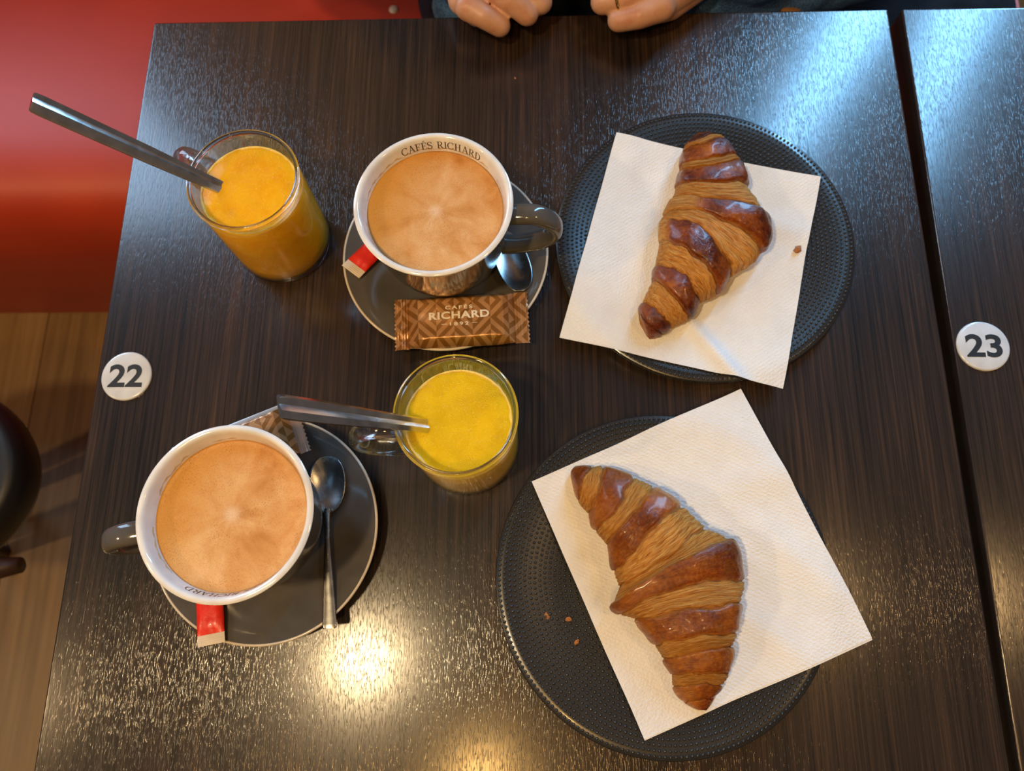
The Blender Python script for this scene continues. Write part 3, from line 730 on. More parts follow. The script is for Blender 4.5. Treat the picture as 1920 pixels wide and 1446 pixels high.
def cup(cx, cy, rot, label):
    root = empty('coffee_cup', (cx, cy, 0.0046), rot)
    RH, RR = 0.0878, 0.0541
    outer = [(0.0, .0030), (.0215, .0030), (.0235, .0), (.0272, .0), (.0282, .0022), (.0285, .0052), (.0315, .0085), (.0385, .0170), (.0437, .0290), (.0468, .0430), (.0489, .0580), (.0506, .0720), (.0517, .0805)]
    V, F = lathe(cr([list(p) for p in outer], 4), 128); fixnormals(mesh('body', V, F, M_GREY, root))
    inner_pts = [(.0517, .0803), (.0524, .0825), (.0533, .0852), (RR, .0870), (.0538, RH), (.0520, RH + .0006), (.0504, RH), (.0495, .0862), (.0487, .0832), (.0472, .0770), (.0458, .0700), (.0440, .0560), (.0405, .0380), (.0330, .0190), (.020, .0105), (.0, .0090)]
    ip = cr([list(p) for p in inner_pts], 4); V, F = lathe(ip, 128); fixnormals(mesh('inner_glaze', V, F, M_WHITE, root)); root.children[-1]['label'] = 'glossy white lining and rim'
    m = root.children[-1].data
    # handle (ear) in local +x: a loop with a ribbon section
    pts = [Vector(p) for p in ((.0493, 0, .0738), (.056, 0, .0758), (.068, 0, .0762), (.078, 0, .0700), (.0835, 0, .0600), (.0815, 0, .0490), (.0735, 0, .0395), (.0625, 0, .0335), (.0525, 0, .0305), (.0445, 0, .0292))]
    dn = [Vector(q) for q in cr([list(p) for p in pts], 5)]
    V, F = [], []; n = 20
    for i, p in enumerate(dn):
        tg = (dn[min(i + 1, len(dn) - 1)] - dn[max(i - 1, 0)]).normalized(); s = Vector((0, 1, 0)); u = s.cross(tg)
        wdt = .0074; th = .0050
        for k in range(n): a = 2 * PI * k / n; V.append(p + s * (wdt * math.copysign(abs(math.cos(a)) ** .8, math.cos(a))) + u * (th * math.copysign(abs(math.sin(a)) ** .8, math.sin(a))))
    for i in range(len(dn) - 1):
        for k in range(n): j = (k + 1) % n; F.append((i * n + k, i * n + j, (i + 1) * n + j, (i + 1) * n + k))
    V2, F2 = tube([Vector((.045, 0, .0685)), Vector((.0555, 0, .0705)), Vector((.061, 0, .072))], [.0062, .0058, .004], 16, .7)
    fixnormals(mesh('handle', V, F, M_GREY, root))
    # coffee and the foam line dried on the wall
    cz = .0760
    def inner_r(z):
        for (r0, z0_), (r1, z1_) in zip(inner_pts[7:], inner_pts[8:]):
            if z1_ <= z <= z0_: return r1 + (r0 - r1) * (z - z1_) / (z0_ - z1_)
        return .045
    rc = inner_r(cz)
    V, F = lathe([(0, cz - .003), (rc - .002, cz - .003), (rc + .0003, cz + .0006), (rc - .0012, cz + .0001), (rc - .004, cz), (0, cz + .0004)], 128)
    fo = fixnormals(mesh('coffee_foam', V, F, M_FOAM, root)); fo.rotation_euler = (0, 0, -rot); fo['label'] = 'light brown frothy coffee surface with pale centre'  # turned back so the painted warm light lies left in either cup
    VV, FF = [], []
    nb = 260
    for i in range(nb):
        a = 2 * PI * i / nb; hh = .0022 + .0016 * noise.noise(Vector((math.cos(a) * 5 + rot, math.sin(a) * 5, 0))) + .0010 * noise.noise(Vector((math.cos(a) * 22, math.sin(a) * 22, rot)))
        for zz in (cz + hh, cz + hh + .0010 + .0006 * math.sin(i * .9)):
            r = inner_r(min(zz, .0862)) - .00008; VV.append((r * math.cos(a), r * math.sin(a), zz))
    for i in range(nb):
        j = (i + 1) % nb
        if noise.noise(Vector((math.cos(2 * PI * i / nb) * 2.5, math.sin(2 * PI * i / nb) * 2.5, rot * 3))) > -.15: FF.append((2 * i, 2 * j, 2 * j + 1, 2 * i + 1))
    mesh('foam_line', VV, FF, M_STAIN, root)
    # lettering on the inner wall, 88 degrees round from the handle
    word = 'CAFÉS RICHARD'; adv = sum(GLY[c][0] if c != ' ' else .45 for c in word); H = .0060; span = math.radians(70); sc_x = span / adv
    V, F = [], []; x = 0
    for c in word:
        if c == ' ': x += .45; continue
        w_, quads = GLY[c]
        for q in quads:
            b = len(V); cuts = 3
            for (gx, gy) in q:
                an = math.radians(88) + span / 2 - (x + gx) * sc_x; z = .0789 + gy * H; r = inner_r(min(z, .0861)) - .00012
                V.append((r * math.cos(an), r * math.sin(an), z))
            F.append((b, b + 1, b + 2, b + 3))
        x += w_
    le = mesh('lettering', V, F, M_DARKINK, root, False); le['label'] = 'dark serif capitals CAFÉS RICHARD'
    tag(root, label, 'coffee cup', 'grey and white cappuccino cups'); return root
cup(-0.0680, 0.2631, math.radians(-3), 'grey coffee cup beside the far plate, CAFÉS RICHARD inside, handle to the right')
cup(-0.1876, 0.0554, math.radians(191), 'grey cup of frothy coffee at the lower left, handle pointing left')

# ------------------------------------------------------------------ glass mugs of juice
def mug(cx, cy, hang, jz, mat, label):
    root = empty('juice_glass', (cx, cy, 0), 0)
    RO, RB, H = .0386, .0371, .0946
    facets = 24
    prof_o = [(0, .0012), (.024, .0012), (.030, .0002), (.0345, .0002), (.0365, .0018), (RB, .0050), (.0374, .03), (.0378, .06), (.0382, .085), (.0383, .0905), (.0380, .0915), (.0372, .0918), (.0362, .0914), (.0357, .0905)]
    prof_i = [(.0350, .0885), (.0347, jz + .002), (.0347, jz - .002), (.0362, jz - .007), (.0364, .05), (.0362, .020), (.0357, .0095), (.0335, .0066), (.028, .0060), (0, .0058)]
    n = 144; V, F = lathe(prof_o + prof_i, n)
    no = len(prof_o)
    V2 = []
    k0 = 1
    for idx_, v in enumerate(V):
        v = Vector(v); r = math.hypot(v.x, v.y)
        if idx_ > 1 + n * (no - 1) and jz + .001 < v.z < .095 and r > .02:       # faint vertical flutes inside
            a = math.atan2(v.y, v.x); k = 1 - .010 * abs(math.sin(a * facets / 2)) * (1 if v.z < .088 else .3); v.x *= k; v.y *= k
        V2.append(v)
    fixnormals(mesh('glass_body', V2, F, M_GLASS, root))
    ring = [(.03745 + .00165 * math.cos(2 * PI * q / 14), H - .0012 + .0019 * math.sin(2 * PI * q / 14)) for q in range(14)]
    V, F = lathe(ring, 128, True); fixnormals(mesh('rim', V, F, M_GLASS3, root))
    # handle: rounded loop of solid glass
    pts = [(.0370, 0, .0790), (.0450, 0, .0812), (.0560, 0, .0806), (.0655, 0, .0740), (.0700, 0, .0620), (.0690, 0, .0480), (.0635, 0, .0350), (.0540, 0, .0260), (.0450, 0, .0225), (.0368, 0, .0215)]
    dn = [Vector(q) for q in cr([list(p) for p in pts], 6)]
    V, F = [], []; n = 24
    for i, p in enumerate(dn):
        tg = (dn[min(i + 1, len(dn) - 1)] - dn[max(i - 1, 0)]).normalized(); s = Vector((0, 1, 0)); u = s.cross(tg)
        e = min(i, len(dn) - 1 - i); k = 1 + .35 * math.exp(-e / 4)
        for q in range(n): a = 2 * PI * q / n; V.append(p + s * (.0063 * k * math.cos(a)) + u * (.0040 * k * math.sin(a)))
    for i in range(len(dn) - 1):
        for q in range(n): j = (q + 1) % n; F.append((i * n + q, i * n + j, (i + 1) * n + j, (i + 1) * n + q))
    F.append(tuple(range(n))); F.append(tuple((len(dn) - 1) * n + q for q in range(n)))
    h = fixnormals(mesh('handle', V, F, M_GLASS2, root)); h.rotation_euler = (0, 0, hang)
    # juice fills the inside, reaching a hair into the wall
    prof = [(0, .0056), (.028, .0058), (.0342, .0062), (.0362, .0092), (.0367, .020), (.0369, .05), (.0368, jz - .006), (.0350, jz - .0022), (.0348, jz + .0003), (.0340, jz - .0001), (.031, jz - .0003), (.02, jz), (0, jz)]
    V, F = lathe(prof, 128)
    V = [(x, y, z + (.00035 * noise.noise(Vector((x * 110, y * 110, cx * 9))) if z > jz - .001 and math.hypot(x, y) < .033 else 0)) for x, y, z in V]
    ju = fixnormals(mesh('juice', V, F, mat, root))
    V, F = [], []; nb = 300
    for i in range(nb):
        a = 2 * PI * i / nb; wv = .0004 + .0007 * noise.noise(Vector((math.cos(a) * 6 + cx, math.sin(a) * 6, 0)))
        for r, z in ((.0348, jz + .0004), (.03445, jz + .0009), (.0339 - wv, jz + .00055), (.0337 - wv * 1.5, jz - .0003)): V.append((r * math.cos(a), r * math.sin(a), z))
    for i in range(nb):
        j = (i + 1) % nb
        for q in range(3): F.append((4 * i + q, 4 * j + q, 4 * j + q + 1, 4 * i + q + 1))
    fr = mesh('froth', V, F, M_FROTH, root); fr['label'] = 'pale ring of froth round the juice'
    tag(root, label, 'glass', 'glass mugs of orange juice'); return root
mug(-0.1991, 0.2817, math.radians(150), .0800, M_JUICE1, 'clear glass mug of orange juice near the far left of the table')
mug(-0.0491, 0.1155, math.radians(187), .0745, M_JUICE2, 'clear glass mug of yellower orange juice in the middle of the table')

# ------------------------------------------------------------------ spoons
def long_spoon(B, E, end, label, wend, went, convex, roll=0.0):
    """B bottom of bowl in the glass, E where it leaves the juice, end = tip of the handle."""
    d = (end - B).normalized(); L = (end - B).length
    root = empty('latte_spoon', B)
    up = Vector((0, 0, 1)); s = d.cross(up).normalized(); u = s.cross(d).normalized()
    if roll: q = Quaternion(d, roll); s = q @ s; u = q @ u
    le = (E - B).length
    # faceted handle: section points (across, height) in half widths
    sec = [(-1, -.05), (-.96, .10), (-.50, .30), (-.42, .33), (.08, .13), (.16, .12), (.62, .34), (.70, .34), (.96, .08), (1, -.06), (.9, -.16), (0, -.22), (-.9, -.15)] if not convex else \
          [(-1, -.05), (-.97, .02), (-.80, .16), (-.74, .17), (-.10, .30), (-.03, .30), (.42, .10), (.48, .09), (.95, .14), (1, .02), (.9, -.18), (0, -.26), (-.9, -.17)]
    st = [.045, .06, .075, le, le + .02, le + .05, L - .03, L - .006, L - .0012, L]
    wd = [.0022, .0030, .0036, went, went * 1.05, went * 1.18, wend * .98, wend * 1.0, wend * .95, wend * .86]
    V, F = [], []; n = len(sec)
    for a, w_ in zip(st, wd):
        for (p, q) in sec:
            k = 1.0 if a > .06 else .7
            V.append(d * a + s * (p * w_) + u * (q * w_ * .85 * k))
    for i in range(len(st) - 1):
        for k in range(n): j = (k + 1) % n; F.append((i * n + k, i * n + j, (i + 1) * n + j, (i + 1) * n + k))
    F.append(tuple(range(n))); F.append(tuple((len(st) - 1) * n + k for k in range(n)))
    fixnormals(mesh('handle', V, F, M_STEEL, root, sharp=math.radians(16)))
    V, F = spoon_bowl(.044, .0125, .0055, .0009)
    R = Matrix((s, d, u)).transposed()
    V = [R @ Vector(v) + u * .004 + d * .002 for v in V]
    fixnormals(mesh('bowl', V, F, M_STEEL, root))
    tag(root, label, 'spoon', 'long spoons standing in the juice'); return root
def spoon_bowl(L, W, depth, th):
    """bowl from the tip (y = 0) to the neck (y = L), open side up"""
    nu, nv = 36, 24; V, F = [], []
    for layer in (0, 1):
        for i in range(nu + 1):
            y = i / nu; ew = max(0.0, 1 - abs(2 * y ** .92 - 1) ** 2.2) ** .5; ew = max(ew, .10 if y > .5 else .0)
            if y > .9: ew = max(ew, .19)
            for j in range(nv + 1):
                x = -1 + 2 * j / nv
                z = -depth * (1 - x * x) * max(0, ew) ** 1.3 * math.sin(PI * min(1, y * 1.02)) ** .7
                V.append((x * W * ew, y * L, z - (th if layer else 0)))
    N = (nu + 1) * (nv + 1)
    for i in range(nu):
        for j in range(nv):
            a = i * (nv + 1) + j; F.append((a, a + 1, a + nv + 2, a + nv + 1)); F.append((N + a, N + a + nv + 1, N + a + nv + 2, N + a + 1))
    ring = list(range(nv + 1)) + [i * (nv + 1) + nv for i in range(1, nu + 1)] + [nu * (nv + 1) + j for j in range(nv - 1, -1, -1)] + [i * (nv + 1) for i in range(nu - 1, 0, -1)]
    for a, b in zip(ring, ring[1:] + ring[:1]): F.append((a, N + a, N + b, b))
    return V, F
def V3(*a): return Vector(a)
long_spoon(V3(-.1715, .2848, .0125), at(410, 353, .0800), V3(-.2925, .2830, .1785), 'long steel spoon with a faceted handle in the far left juice glass', .0064, .0050, True, math.radians(-14))
long_spoon(V3(-.0240, .1198, .0125), at(797, 800, .0745), V3(-.1352, .1024, .1650), 'long steel spoon with a grooved handle in the middle juice glass', .0074, .0053, False, math.radians(6))
def teaspoon(tip, neck, end, label, ztip=.002):
    """tip, neck, end: points along the spoon, world"""
    root = empty('teaspoon', tip)
    d = (neck - tip); Lb = d.length; d = d.normalized(); s = d.cross(Vector((0, 0, 1))).normalized(); u = s.cross(d)
    V, F = spoon_bowl(Lb, .0128, .0042, .0009); R = Matrix((s, d, u)).transposed()
    fixnormals(mesh('bowl', [R @ Vector(v) for v in V], F, M_TEA, root))
    h = end - tip; ln = (end - neck).length; hd = (end - neck).normalized()
    n_ = neck - tip
    path = [n_ - d * .003, n_ + hd * .004 + Vector((0, 0, .0010)), n_ + hd * .02 + Vector((0, 0, .0022)), n_ + hd * (ln * .5) + Vector((0, 0, .0016)), n_ + hd * (ln - .012), n_ + hd * (ln - .003), n_ + hd * (ln - .0008), n_ + hd * ln]
    V, F = tube(path, [.0023, .0020, .0019, .0031, .0045, .0048, .0046, .0040], 20, [.5, .6, .6, .35, .22, .2, .2, .18])
    fixnormals(mesh('handle', V, F, M_TEA, root, sharp=1.0))
    tag(root, label, 'teaspoon', 'teaspoons on the saucers')
sz = lambda c, px, py, dz=.0: None
def on_saucer(c, px, py, dz):
    z = .012
    for _ in range(8): p = at(px, py, z); z = saucer_z(min(math.hypot(p.x - c[0], p.y - c[1]), SR)) + dz
    return p
t2 = on_saucer(S2C, 613, 855, .0035); n2 = at(614, 962, .0135); e2 = at(618, 1179, .0188)
teaspoon(t2, n2, e2, 'steel teaspoon on the lower left saucer, bowl away from the camera')
t1 = on_saucer(S1C, 981, 545, .0040); n1 = at(938, 432, .0125); e1 = at(893, 300, .0172)
teaspoon(t1, n1, e1, 'steel teaspoon on the far saucer, half hidden under the cup handle')

# ------------------------------------------------------------------ sugar sticks
def sugar_stick(a, b, wdt, label, length):
    """a = centre of the pale end, b = a point along the stick"""
    d = (b - a); d = d.normalized(); root = empty('sugar_stick', a); s = d.cross(Vector((0, 0, 1))).normalized(); u = s.cross(d)
    def strip(y0, y1, prof, mat, name, nx=16, ny=20, zig=0):
        V, F = [], []
        for side in (1, -1):
            for j in range(ny + 1):
                y = y0 + (y1 - y0) * j / ny
                for i in range(nx + 1):
                    x = -1 + 2 * i / nx; z = side * (prof(y) * max(0, 1 - x ** 4) + .00015)
                    if side > 0: z += .0004 * noise.noise(Vector((x * 3, y * 200, wdt * 900)))
                    V.append(s * (x * wdt) + d * y + u * z)
        N = (nx + 1) * (ny + 1)
        for j in range(ny):
            for i in range(nx):
                q = j * (nx + 1) + i; F.append((q, q + 1, q + nx + 2, q + nx + 1)); F.append((N + q, N + q + nx + 1, N + q + nx + 2, N + q + 1))
        ring = list(range(nx + 1)) + [j * (nx + 1) + nx for j in range(1, ny + 1)] + [ny * (nx + 1) + i for i in range(nx - 1, -1, -1)] + [j * (nx + 1) for j in range(ny - 1, 0, -1)]
        for p, q in zip(ring, ring[1:] + ring[:1]): F.append((p, N + p, N + q, q))
        return fixnormals(mesh(name, V, F, mat, root, sharp=1.0))
    strip(-.0035, .0035, lambda y: .0002 + .00022 * (1 if int((y + .0035) / .0007) % 2 else 0), M_SWHITE, 'crimped_end', 8, 40)
    strip(.0035, length - .007, lambda y: .0022 * sstep(.0035, .010, y) * sstep(length - .006, length - .014, y) + .0003, M_SREDP, 'sachet')
    strip(length - .007, length, lambda y: .0003, M_SWHITE, 'crimped_end', 8, 8)
    tag(root, label, 'sugar stick', 'red sugar sticks on the saucers')
a = at(396, 1199, .0192); sugar_stick(a, at(393, 1130, .0170), .0092, 'red sugar stick on the lower left saucer, pale end towards the camera', .070)
a = at(663, 504, .0175); sugar_stick(a, at(697, 470, .0150), .0088, 'red sugar stick tucked under the cup on the far saucer', .056)

# ------------------------------------------------------------------ wrapped biscuits
def biscuit(center, ang, label, tilt=(0, 0), text=True, seed=0.0):
    root = empty('wrapped_biscuit', center, ang); root.rotation_euler = (tilt[0], tilt[1], ang)
    LH, WH, T = .0400, .0198, .0100
    def hz(x, y):
        ax, ay = abs(x), abs(y)
        hx = min(1, max(0, (LH - ax) / .0085)); hy = min(1, max(0, (WH + .0004 - ay) / .0052))
        h = T * (min(hx, hy) ** .85)
        h += .0004 * noise.noise(Vector((x * 70 + seed, y * 70, 0))) * min(1, hx * hy * 3)
        return h + .0006
    nx, ny = 96, 44; V, F, UV = [], [], []
    for side in (1, -1):
        for j in range(ny + 1):
            for i in range(nx + 1):
                x = -LH + 2 * LH * i / nx; yy = -1 + 2 * j / ny
                wloc = WH * (1 - .05 * sstep(.6, 1, abs(x) / LH)); y = yy * wloc
                h = hz(x, y)
                V.append((x, y, h if side > 0 else .0002)); UV.append((x / .0133 + .35, y / .0133 + .1))
    N = (nx + 1) * (ny + 1)
    for j in range(ny):
        for i in range(nx):
            q = j * (nx + 1) + i; F.append((q, q + 1, q + nx + 2, q + nx + 1)); F.append((N + q, N + q + nx + 1, N + q + nx + 2, N + q + 1))
    ring = list(range(nx + 1)) + [j * (nx + 1) + nx for j in range(1, ny + 1)] + [ny * (nx + 1) + i for i in range(nx - 1, -1, -1)] + [j * (nx + 1) for j in range(ny - 1, 0, -1)]
    for a, b in zip(ring, ring[1:] + ring[:1]): F.append((a, N + a, N + b, b))
    fixnormals(mesh('wrapper_body', V, F, M_WRAP, root, uv=UV, sharp=math.radians(32)))
    for sg in (1, -1):
        V, F, UV = [], [], []; ni, nj = 22, 48
        for side in (1, -1):
            for j in range(nj + 1):
                y = (-1 + 2 * j / nj) * WH * 1.0
                zig = .0011 * abs((j % 4) - 2) / 2
                cl = (.0016 * noise.noise(Vector((y * 120, sg * 4 + seed, 0))) if sg < 0 else .0004 * noise.noise(Vector((y * 80, seed, 0))))
                for i in range(ni + 1):
                    t = i / ni; x = LH - .0004 + t * ((.0098 if text else .0070) + zig * 0 + (zig if i == ni else 0))
                    z = .0010 + .00022 * math.sin(t * 30) * (1 if text else .5) + cl + (.0016 * math.sin(PI * t) * (1 if sg < 0 else .2)) + .0012 * t * noise.noise(Vector((y * 60, sg + seed, 2)))
                    V.append((sg * x, y, z + side * .00015)); UV.append((sg * x / .0133 + .35, y / .0133 + .1))
        N = (ni + 1) * (nj + 1)
        for j in range(nj):
            for i in range(ni):
                q = j * (ni + 1) + i; F.append((q, q + 1, q + ni + 2, q + ni + 1)); F.append((N + q, N + q + ni + 1, N + q + ni + 2, N + q + 1))
        ring = list(range(ni + 1)) + [j * (ni + 1) + ni for j in range(1, nj + 1)] + [nj * (ni + 1) + i for i in range(ni - 1, -1, -1)] + [j * (ni + 1) for j in range(nj - 1, 0, -1)]
        for a, b in zip(ring, ring[1:] + ring[:1]): F.append((a, N + a, N + b, b))
        fixnormals(mesh('crimped_seal', V, F, M_WRAP if text else M_SEAL, root, uv=UV, sharp=math.radians(30)))
    V, F = join(([v + Vector((0, .0072, 0)) for v in fit_text('CAFÉS', .0200, .0034, bold=.022, spacing=1.35)[0]], fit_text('CAFÉS', .0200, .0034, bold=.022, spacing=1.35)[1]),
                ([v + Vector((0, .0010, 0)) for v in fit_text('RICHARD', .0445, .0058, bold=.034, spacing=1.12)[0]], fit_text('RICHARD', .0445, .0058, bold=.034, spacing=1.12)[1]),
                ([v + Vector((0, -.0058, 0)) for v in fit_text('1892', .0138, .0026, bold=.022, spacing=1.4)[0]], fit_text('1892', .0138, .0026, bold=.022, spacing=1.4)[1]),
                box(-.0132, -.0090, -.0060, -.0055, 0, .00001), box(.0090, .0132, -.0060, -.0055, 0, .00001))
    V = [(v.x - .001, v.y + .001, hz(v.x - .001, v.y + .001) + .00035) for v in V]
    if text:
        le = mesh('lettering', V, F, M_PRINT, root, False); le['label'] = 'cream lettering CAFÉS RICHARD 1892'
    else:
        V, F = box(-.046, .046, WH - .0006, WH + .0028, .0008, .0016, .0003); mesh('folded_fin', V, F, M_SILVER, root)
    tag(root, label, 'wrapped biscuit', 'brown wrapped biscuits'); return root
c1_ = at(865, 600, .0200)
biscuit(Vector((c1_.x, c1_.y, .0163)), math.radians(3.2), 'brown patterned biscuit wrapper lettered CAFÉS RICHARD 1892 on the front of the far saucer', (math.radians(3), 0), True, 1.0)
c2_ = at(450, 846, .022)
biscuit(Vector((c2_.x, c2_.y, .0200)), math.radians(23), 'brown patterned biscuit wrapper behind the lower left cup, partly under the long spoon', (math.radians(-6), 0), False, 4.0)

# ------------------------------------------------------------------ the person across the table
def caps(chains, voxel, smooth=4, factor=.5):
    """tapered capsules -> one continuous surface; chains: lists of (point, radius)"""
    bm = bmesh.new()
    for ch in chains:
        for (p, r) in ch:
            bmesh.ops.create_icosphere(bm, subdivisions=3, radius=r, matrix=Matrix.Translation(p))
        for (p, r), (q, s) in zip(ch, ch[1:]):
            d = Vector(q) - Vector(p); L = d.length
            if L < 1e-5: continue
            M = Matrix.Translation(Vector(p) + d / 2) @ d.to_track_quat('Z', 'Y').to_matrix().to_4x4()
            bmesh.ops.create_cone(bm, cap_ends=True, segments=28, radius1=r, radius2=s, depth=L, matrix=M)
    m = bpy.data.meshes.new('tmp'); bm.to_mesh(m); bm.free()
    o = bpy.data.objects.new('tmp', m); COL.objects.link(o)
    rm = o.modifiers.new('r', 'REMESH'); rm.mode = 'VOXEL'; rm.voxel_size = voxel
    sm = o.modifiers.new('s', 'SMOOTH'); sm.iterations = smooth; sm.factor = factor
    dg = bpy.context.evaluated_depsgraph_get(); dg.update()
    me = bpy.data.meshes.new_from_object(o.evaluated_get(dg)); V = [v.co.copy() for v in me.vertices]; F = [tuple(p.vertices) for p in me.polygons]
    bpy.data.objects.remove(o); bpy.data.meshes.remove(m); bpy.data.meshes.remove(me)
    return V, F
PX = 0.03
def P(px, py, z): return at(px, py, z)
# their right hand (image left): fingers run down-right from the knuckles and curl under
handL = [
    [(P(878, 14, .032), .0112), (P(905, 30, .031), .0096), (P(937, 48, .023), .0092), (P(930, 42, .010), .0078), (P(908, 25, .009), .0072)],
    [(P(925, -24, .038), .0122), (P(955, -2, .037), .0104), (P(988, 26, .027), .0098), (P(978, 20, .011), .0082), (P(950, 0, .010), .0076)],
    [(P(968, -52, .040), .0124), (P(992, -30, .039), .0106), (P(1013, 4, .029), .0102), (P(1008, 2, .012), .0086), (P(985, -20, .010), .0078)],
    [(P(1010, -78, .038), .0122), (P(1036, -58, .038), .0104), (P(1060, -28, .030), .0100), (P(1052, -28, .013), .0084), (P(1030, -45, .011), .0076)],
    [(P(862, -70, .026), .017), (P(880, 0, .022), .0135)], [(P(862, -70, .028), .018), (P(918, -24, .028), .0150)], [(P(872, -85, .028), .019), (P(960, -52, .028), .0155)], [(P(882, -100, .028), .018), (P(1000, -78, .026), .0145)],
    [(P(857, -60, .022), .0145), (P(866, 2, .020), .0118), (P(893, 28, .015), .0095)],
    [(P(890, -105, .022), .0160), (P(960, -108, .016), .0125), (P(1015, -98, .013), .0102), (P(1050, -75, .012), .0085)],
    [(P(866, -80, .028), .021), (P(800, -130, .022), .0235)]]
handR = [
    [(P(1240, 12, .030), .0120), (P(1200, 30, .028), .0102), (P(1160, 38, .021), .0095), (P(1172, 32, .010), .0080), (P(1200, 22, .009), .0074)],
    [(P(1232, -28, .037), .0124), (P(1185, -8, .035), .0108), (P(1130, 4, .026), .0102), (P(1142, 0, .011), .0084), (P(1175, -8, .010), .0076)],
    [(P(1215, -62, .040), .0124), (P(1165, -48, .038), .0108), (P(1118, -38, .028), .0102), (P(1130, -38, .012), .0086), (P(1160, -45, .010), .0078)],
    [(P(1190, -92, .038), .0122), (P(1140, -82, .037), .0104), (P(1098, -72, .029), .0100), (P(1110, -70, .013), .0084), (P(1140, -76, .011), .0076)],
    [(P(1310, -55, .028), .020), (P(1240, 2, .026), .0150)], [(P(1310, -65, .028), .020), (P(1230, -28, .028), .0155)], [(P(1305, -85, .028), .020), (P(1215, -60, .028), .0155)], [(P(1300, -95, .026), .018), (P(1192, -90, .026), .0145)],
    [(P(1312, -45, .022), .018), (P(1256, 8, .018), .0132), (P(1225, 22, .014), .0105)],
    [(P(1290, -108, .022), .0160), (P(1210, -118, .016), .0125), (P(1150, -112, .013), .0102), (P(1110, -95, .012), .0085)],
    [(P(1310, -70, .028), .022), (P(1400, -105, .022), .0245)]]
elbL, elbR = V3(PX - .30, .66, -.03), V3(PX + .33, .66, -.03)
shL, shR = V3(PX - .185, .80, .27), V3(PX + .185, .80, .27)
wl, wr = P(800, -130, .022), P(1400, -105, .022)
hd = V3(PX, .76, .47)
coarse = [
    [(wl, .0235), (elbL, .034), (shL, .045)], [(wr, .0245), (elbR, .034), (shR, .045)],
    [(V3(PX, .80, -.12), .115), (V3(PX, .80, .05), .105), (V3(PX, .80, .20), .11)],
    [(shL, .045), (V3(PX, .80, .28), .055), (shR, .045)], [(V3(PX, .80, .28), .055), (V3(PX, .79, .37), .048), (hd + V3(0, .0, -.03), .05)],
    [(hd + V3(0, .02, .035), .083), (hd + V3(0, -.005, -.015), .070), (hd + V3(0, -.035, -.055), .045)],
    [(hd + V3(0, -.072, -.005), .010), (hd + V3(0, -.092, -.028), .012)],
    [(hd + V3(-.022, -.066, -.052), .008), (hd + V3(.022, -.066, -.052), .008)],
    [(hd + V3(-.084, .02, -.005), .014), (hd + V3(-.082, .018, -.025), .009)], [(hd + V3(.084, .02, -.005), .014), (hd + V3(.082, .018, -.025), .009)],
    [(V3(PX - .09, .82, -.16), .085), (V3(PX - .075, .58, -.180), .060), (V3(PX - .085, .40, -.20), .050), (V3(PX - .12, .40, -.45), .045), (V3(PX - .12, .42, -.66), .034), (V3(PX - .12, .33, -.70), .028)],
    [(V3(PX + .09, .82, -.16), .085), (V3(PX + .075, .58, -.180), .060), (V3(PX + .085, .40, -.20), .050), (V3(PX + .12, .40, -.45), .045), (V3(PX + .12, .42, -.66), .034), (V3(PX + .12, .33, -.70), .028)]]
person = empty('person', (PX, .8, FZ))
tolocal = lambda V: [Vector(v) - Vector((PX, .8, FZ)) for v in V]
b_ = caps(coarse, .0065, 6)
hl = caps(handL, .00130, 5, .5); hr = caps(handR, .00130, 5, .5)
V, F = join(b_, hl, hr); mesh('body', tolocal(V), F, M_SKIN, person)
# gold ring on the ring finger of their left hand
ra, rb = P(1185, -8, .035), P(1130, 4, .026); rc_ = ra.lerp(rb, .42); rd = (rb - ra).normalized()
V, F = [], []
s_ = rd.cross(V3(0, 0, 1)).normalized(); u_ = s_.cross(rd)
for i in range(48):
    a = 2 * PI * i / 48
    for k in range(8):
        b = 2 * PI * k / 8; rr = .01085 + .0007 * math.cos(b); V.append(rc_ + (s_ * math.cos(a) + u_ * math.sin(a)) * (rr + .0002 * (i % 4 == 0)) + rd * (.0014 * math.sin(b)))
for i in range(48):
    for k in range(8):
        F.append((i * 8 + k, ((i + 1) % 48) * 8 + k, ((i + 1) % 48) * 8 + (k + 1) % 8, i * 8 + (k + 1) % 8))
g_ = fixnormals(mesh('ring', tolocal(V), F, M_GOLD, person)); g_['label'] = 'gold ring'
def cloth(chains, voxel, mat, name, amp, label=None):
    V, F = caps(chains, voxel, 4)
    o = mesh(name, tolocal(V), F, mat, person)
    m = o.data; m.update()
    nrm = [x.vector.copy() for x in m.vertex_normals]; co = [v.co.copy() for v in m.vertices]; out = []
    for w_, nn in zip(co, nrm):
        k = noise.noise(Vector((w_.x * 14, w_.y * 22, w_.z * 22))) + .5 * noise.noise(w_ * 50)
        out += list(w_ + nn * (amp * k))
    m.vertices.foreach_set('co', out); m.update()
    if label: o['label'] = label
    return o
def cuff(w0, e, r): d = (e - w0).normalized(); return w0 + d * .006
cloth([[(V3(PX, .80, -.14), .128), (V3(PX, .80, .05), .118), (V3(PX, .80, .20), .122)], [(shL, .056), (V3(PX, .80, .27), .07), (shR, .056)]], .007, M_SHIRT, 'shirt', .003, 'black shirt')
jl = cuff(wl, elbL, 0)
cloth([[(P(838, -70, .010), .030), (wl, .034), (elbL, .050), (shL, .062)], [(V3(PX - .12, .77, -.16), .085), (V3(PX - .10, .79, .02), .08), (V3(PX - .10, .80, .2), .085)], [(V3(PX - .15, .80, .22), .06), (V3(PX, .85, .27), .06)],
       [(V3(-.066, .585, -.085), .036), (V3(-.066, .66, -.12), .044), (V3(-.07, .76, -.15), .055)]], .0050, M_DENIM, 'jacket_sleeve', .0045, 'worn blue denim jacket side')
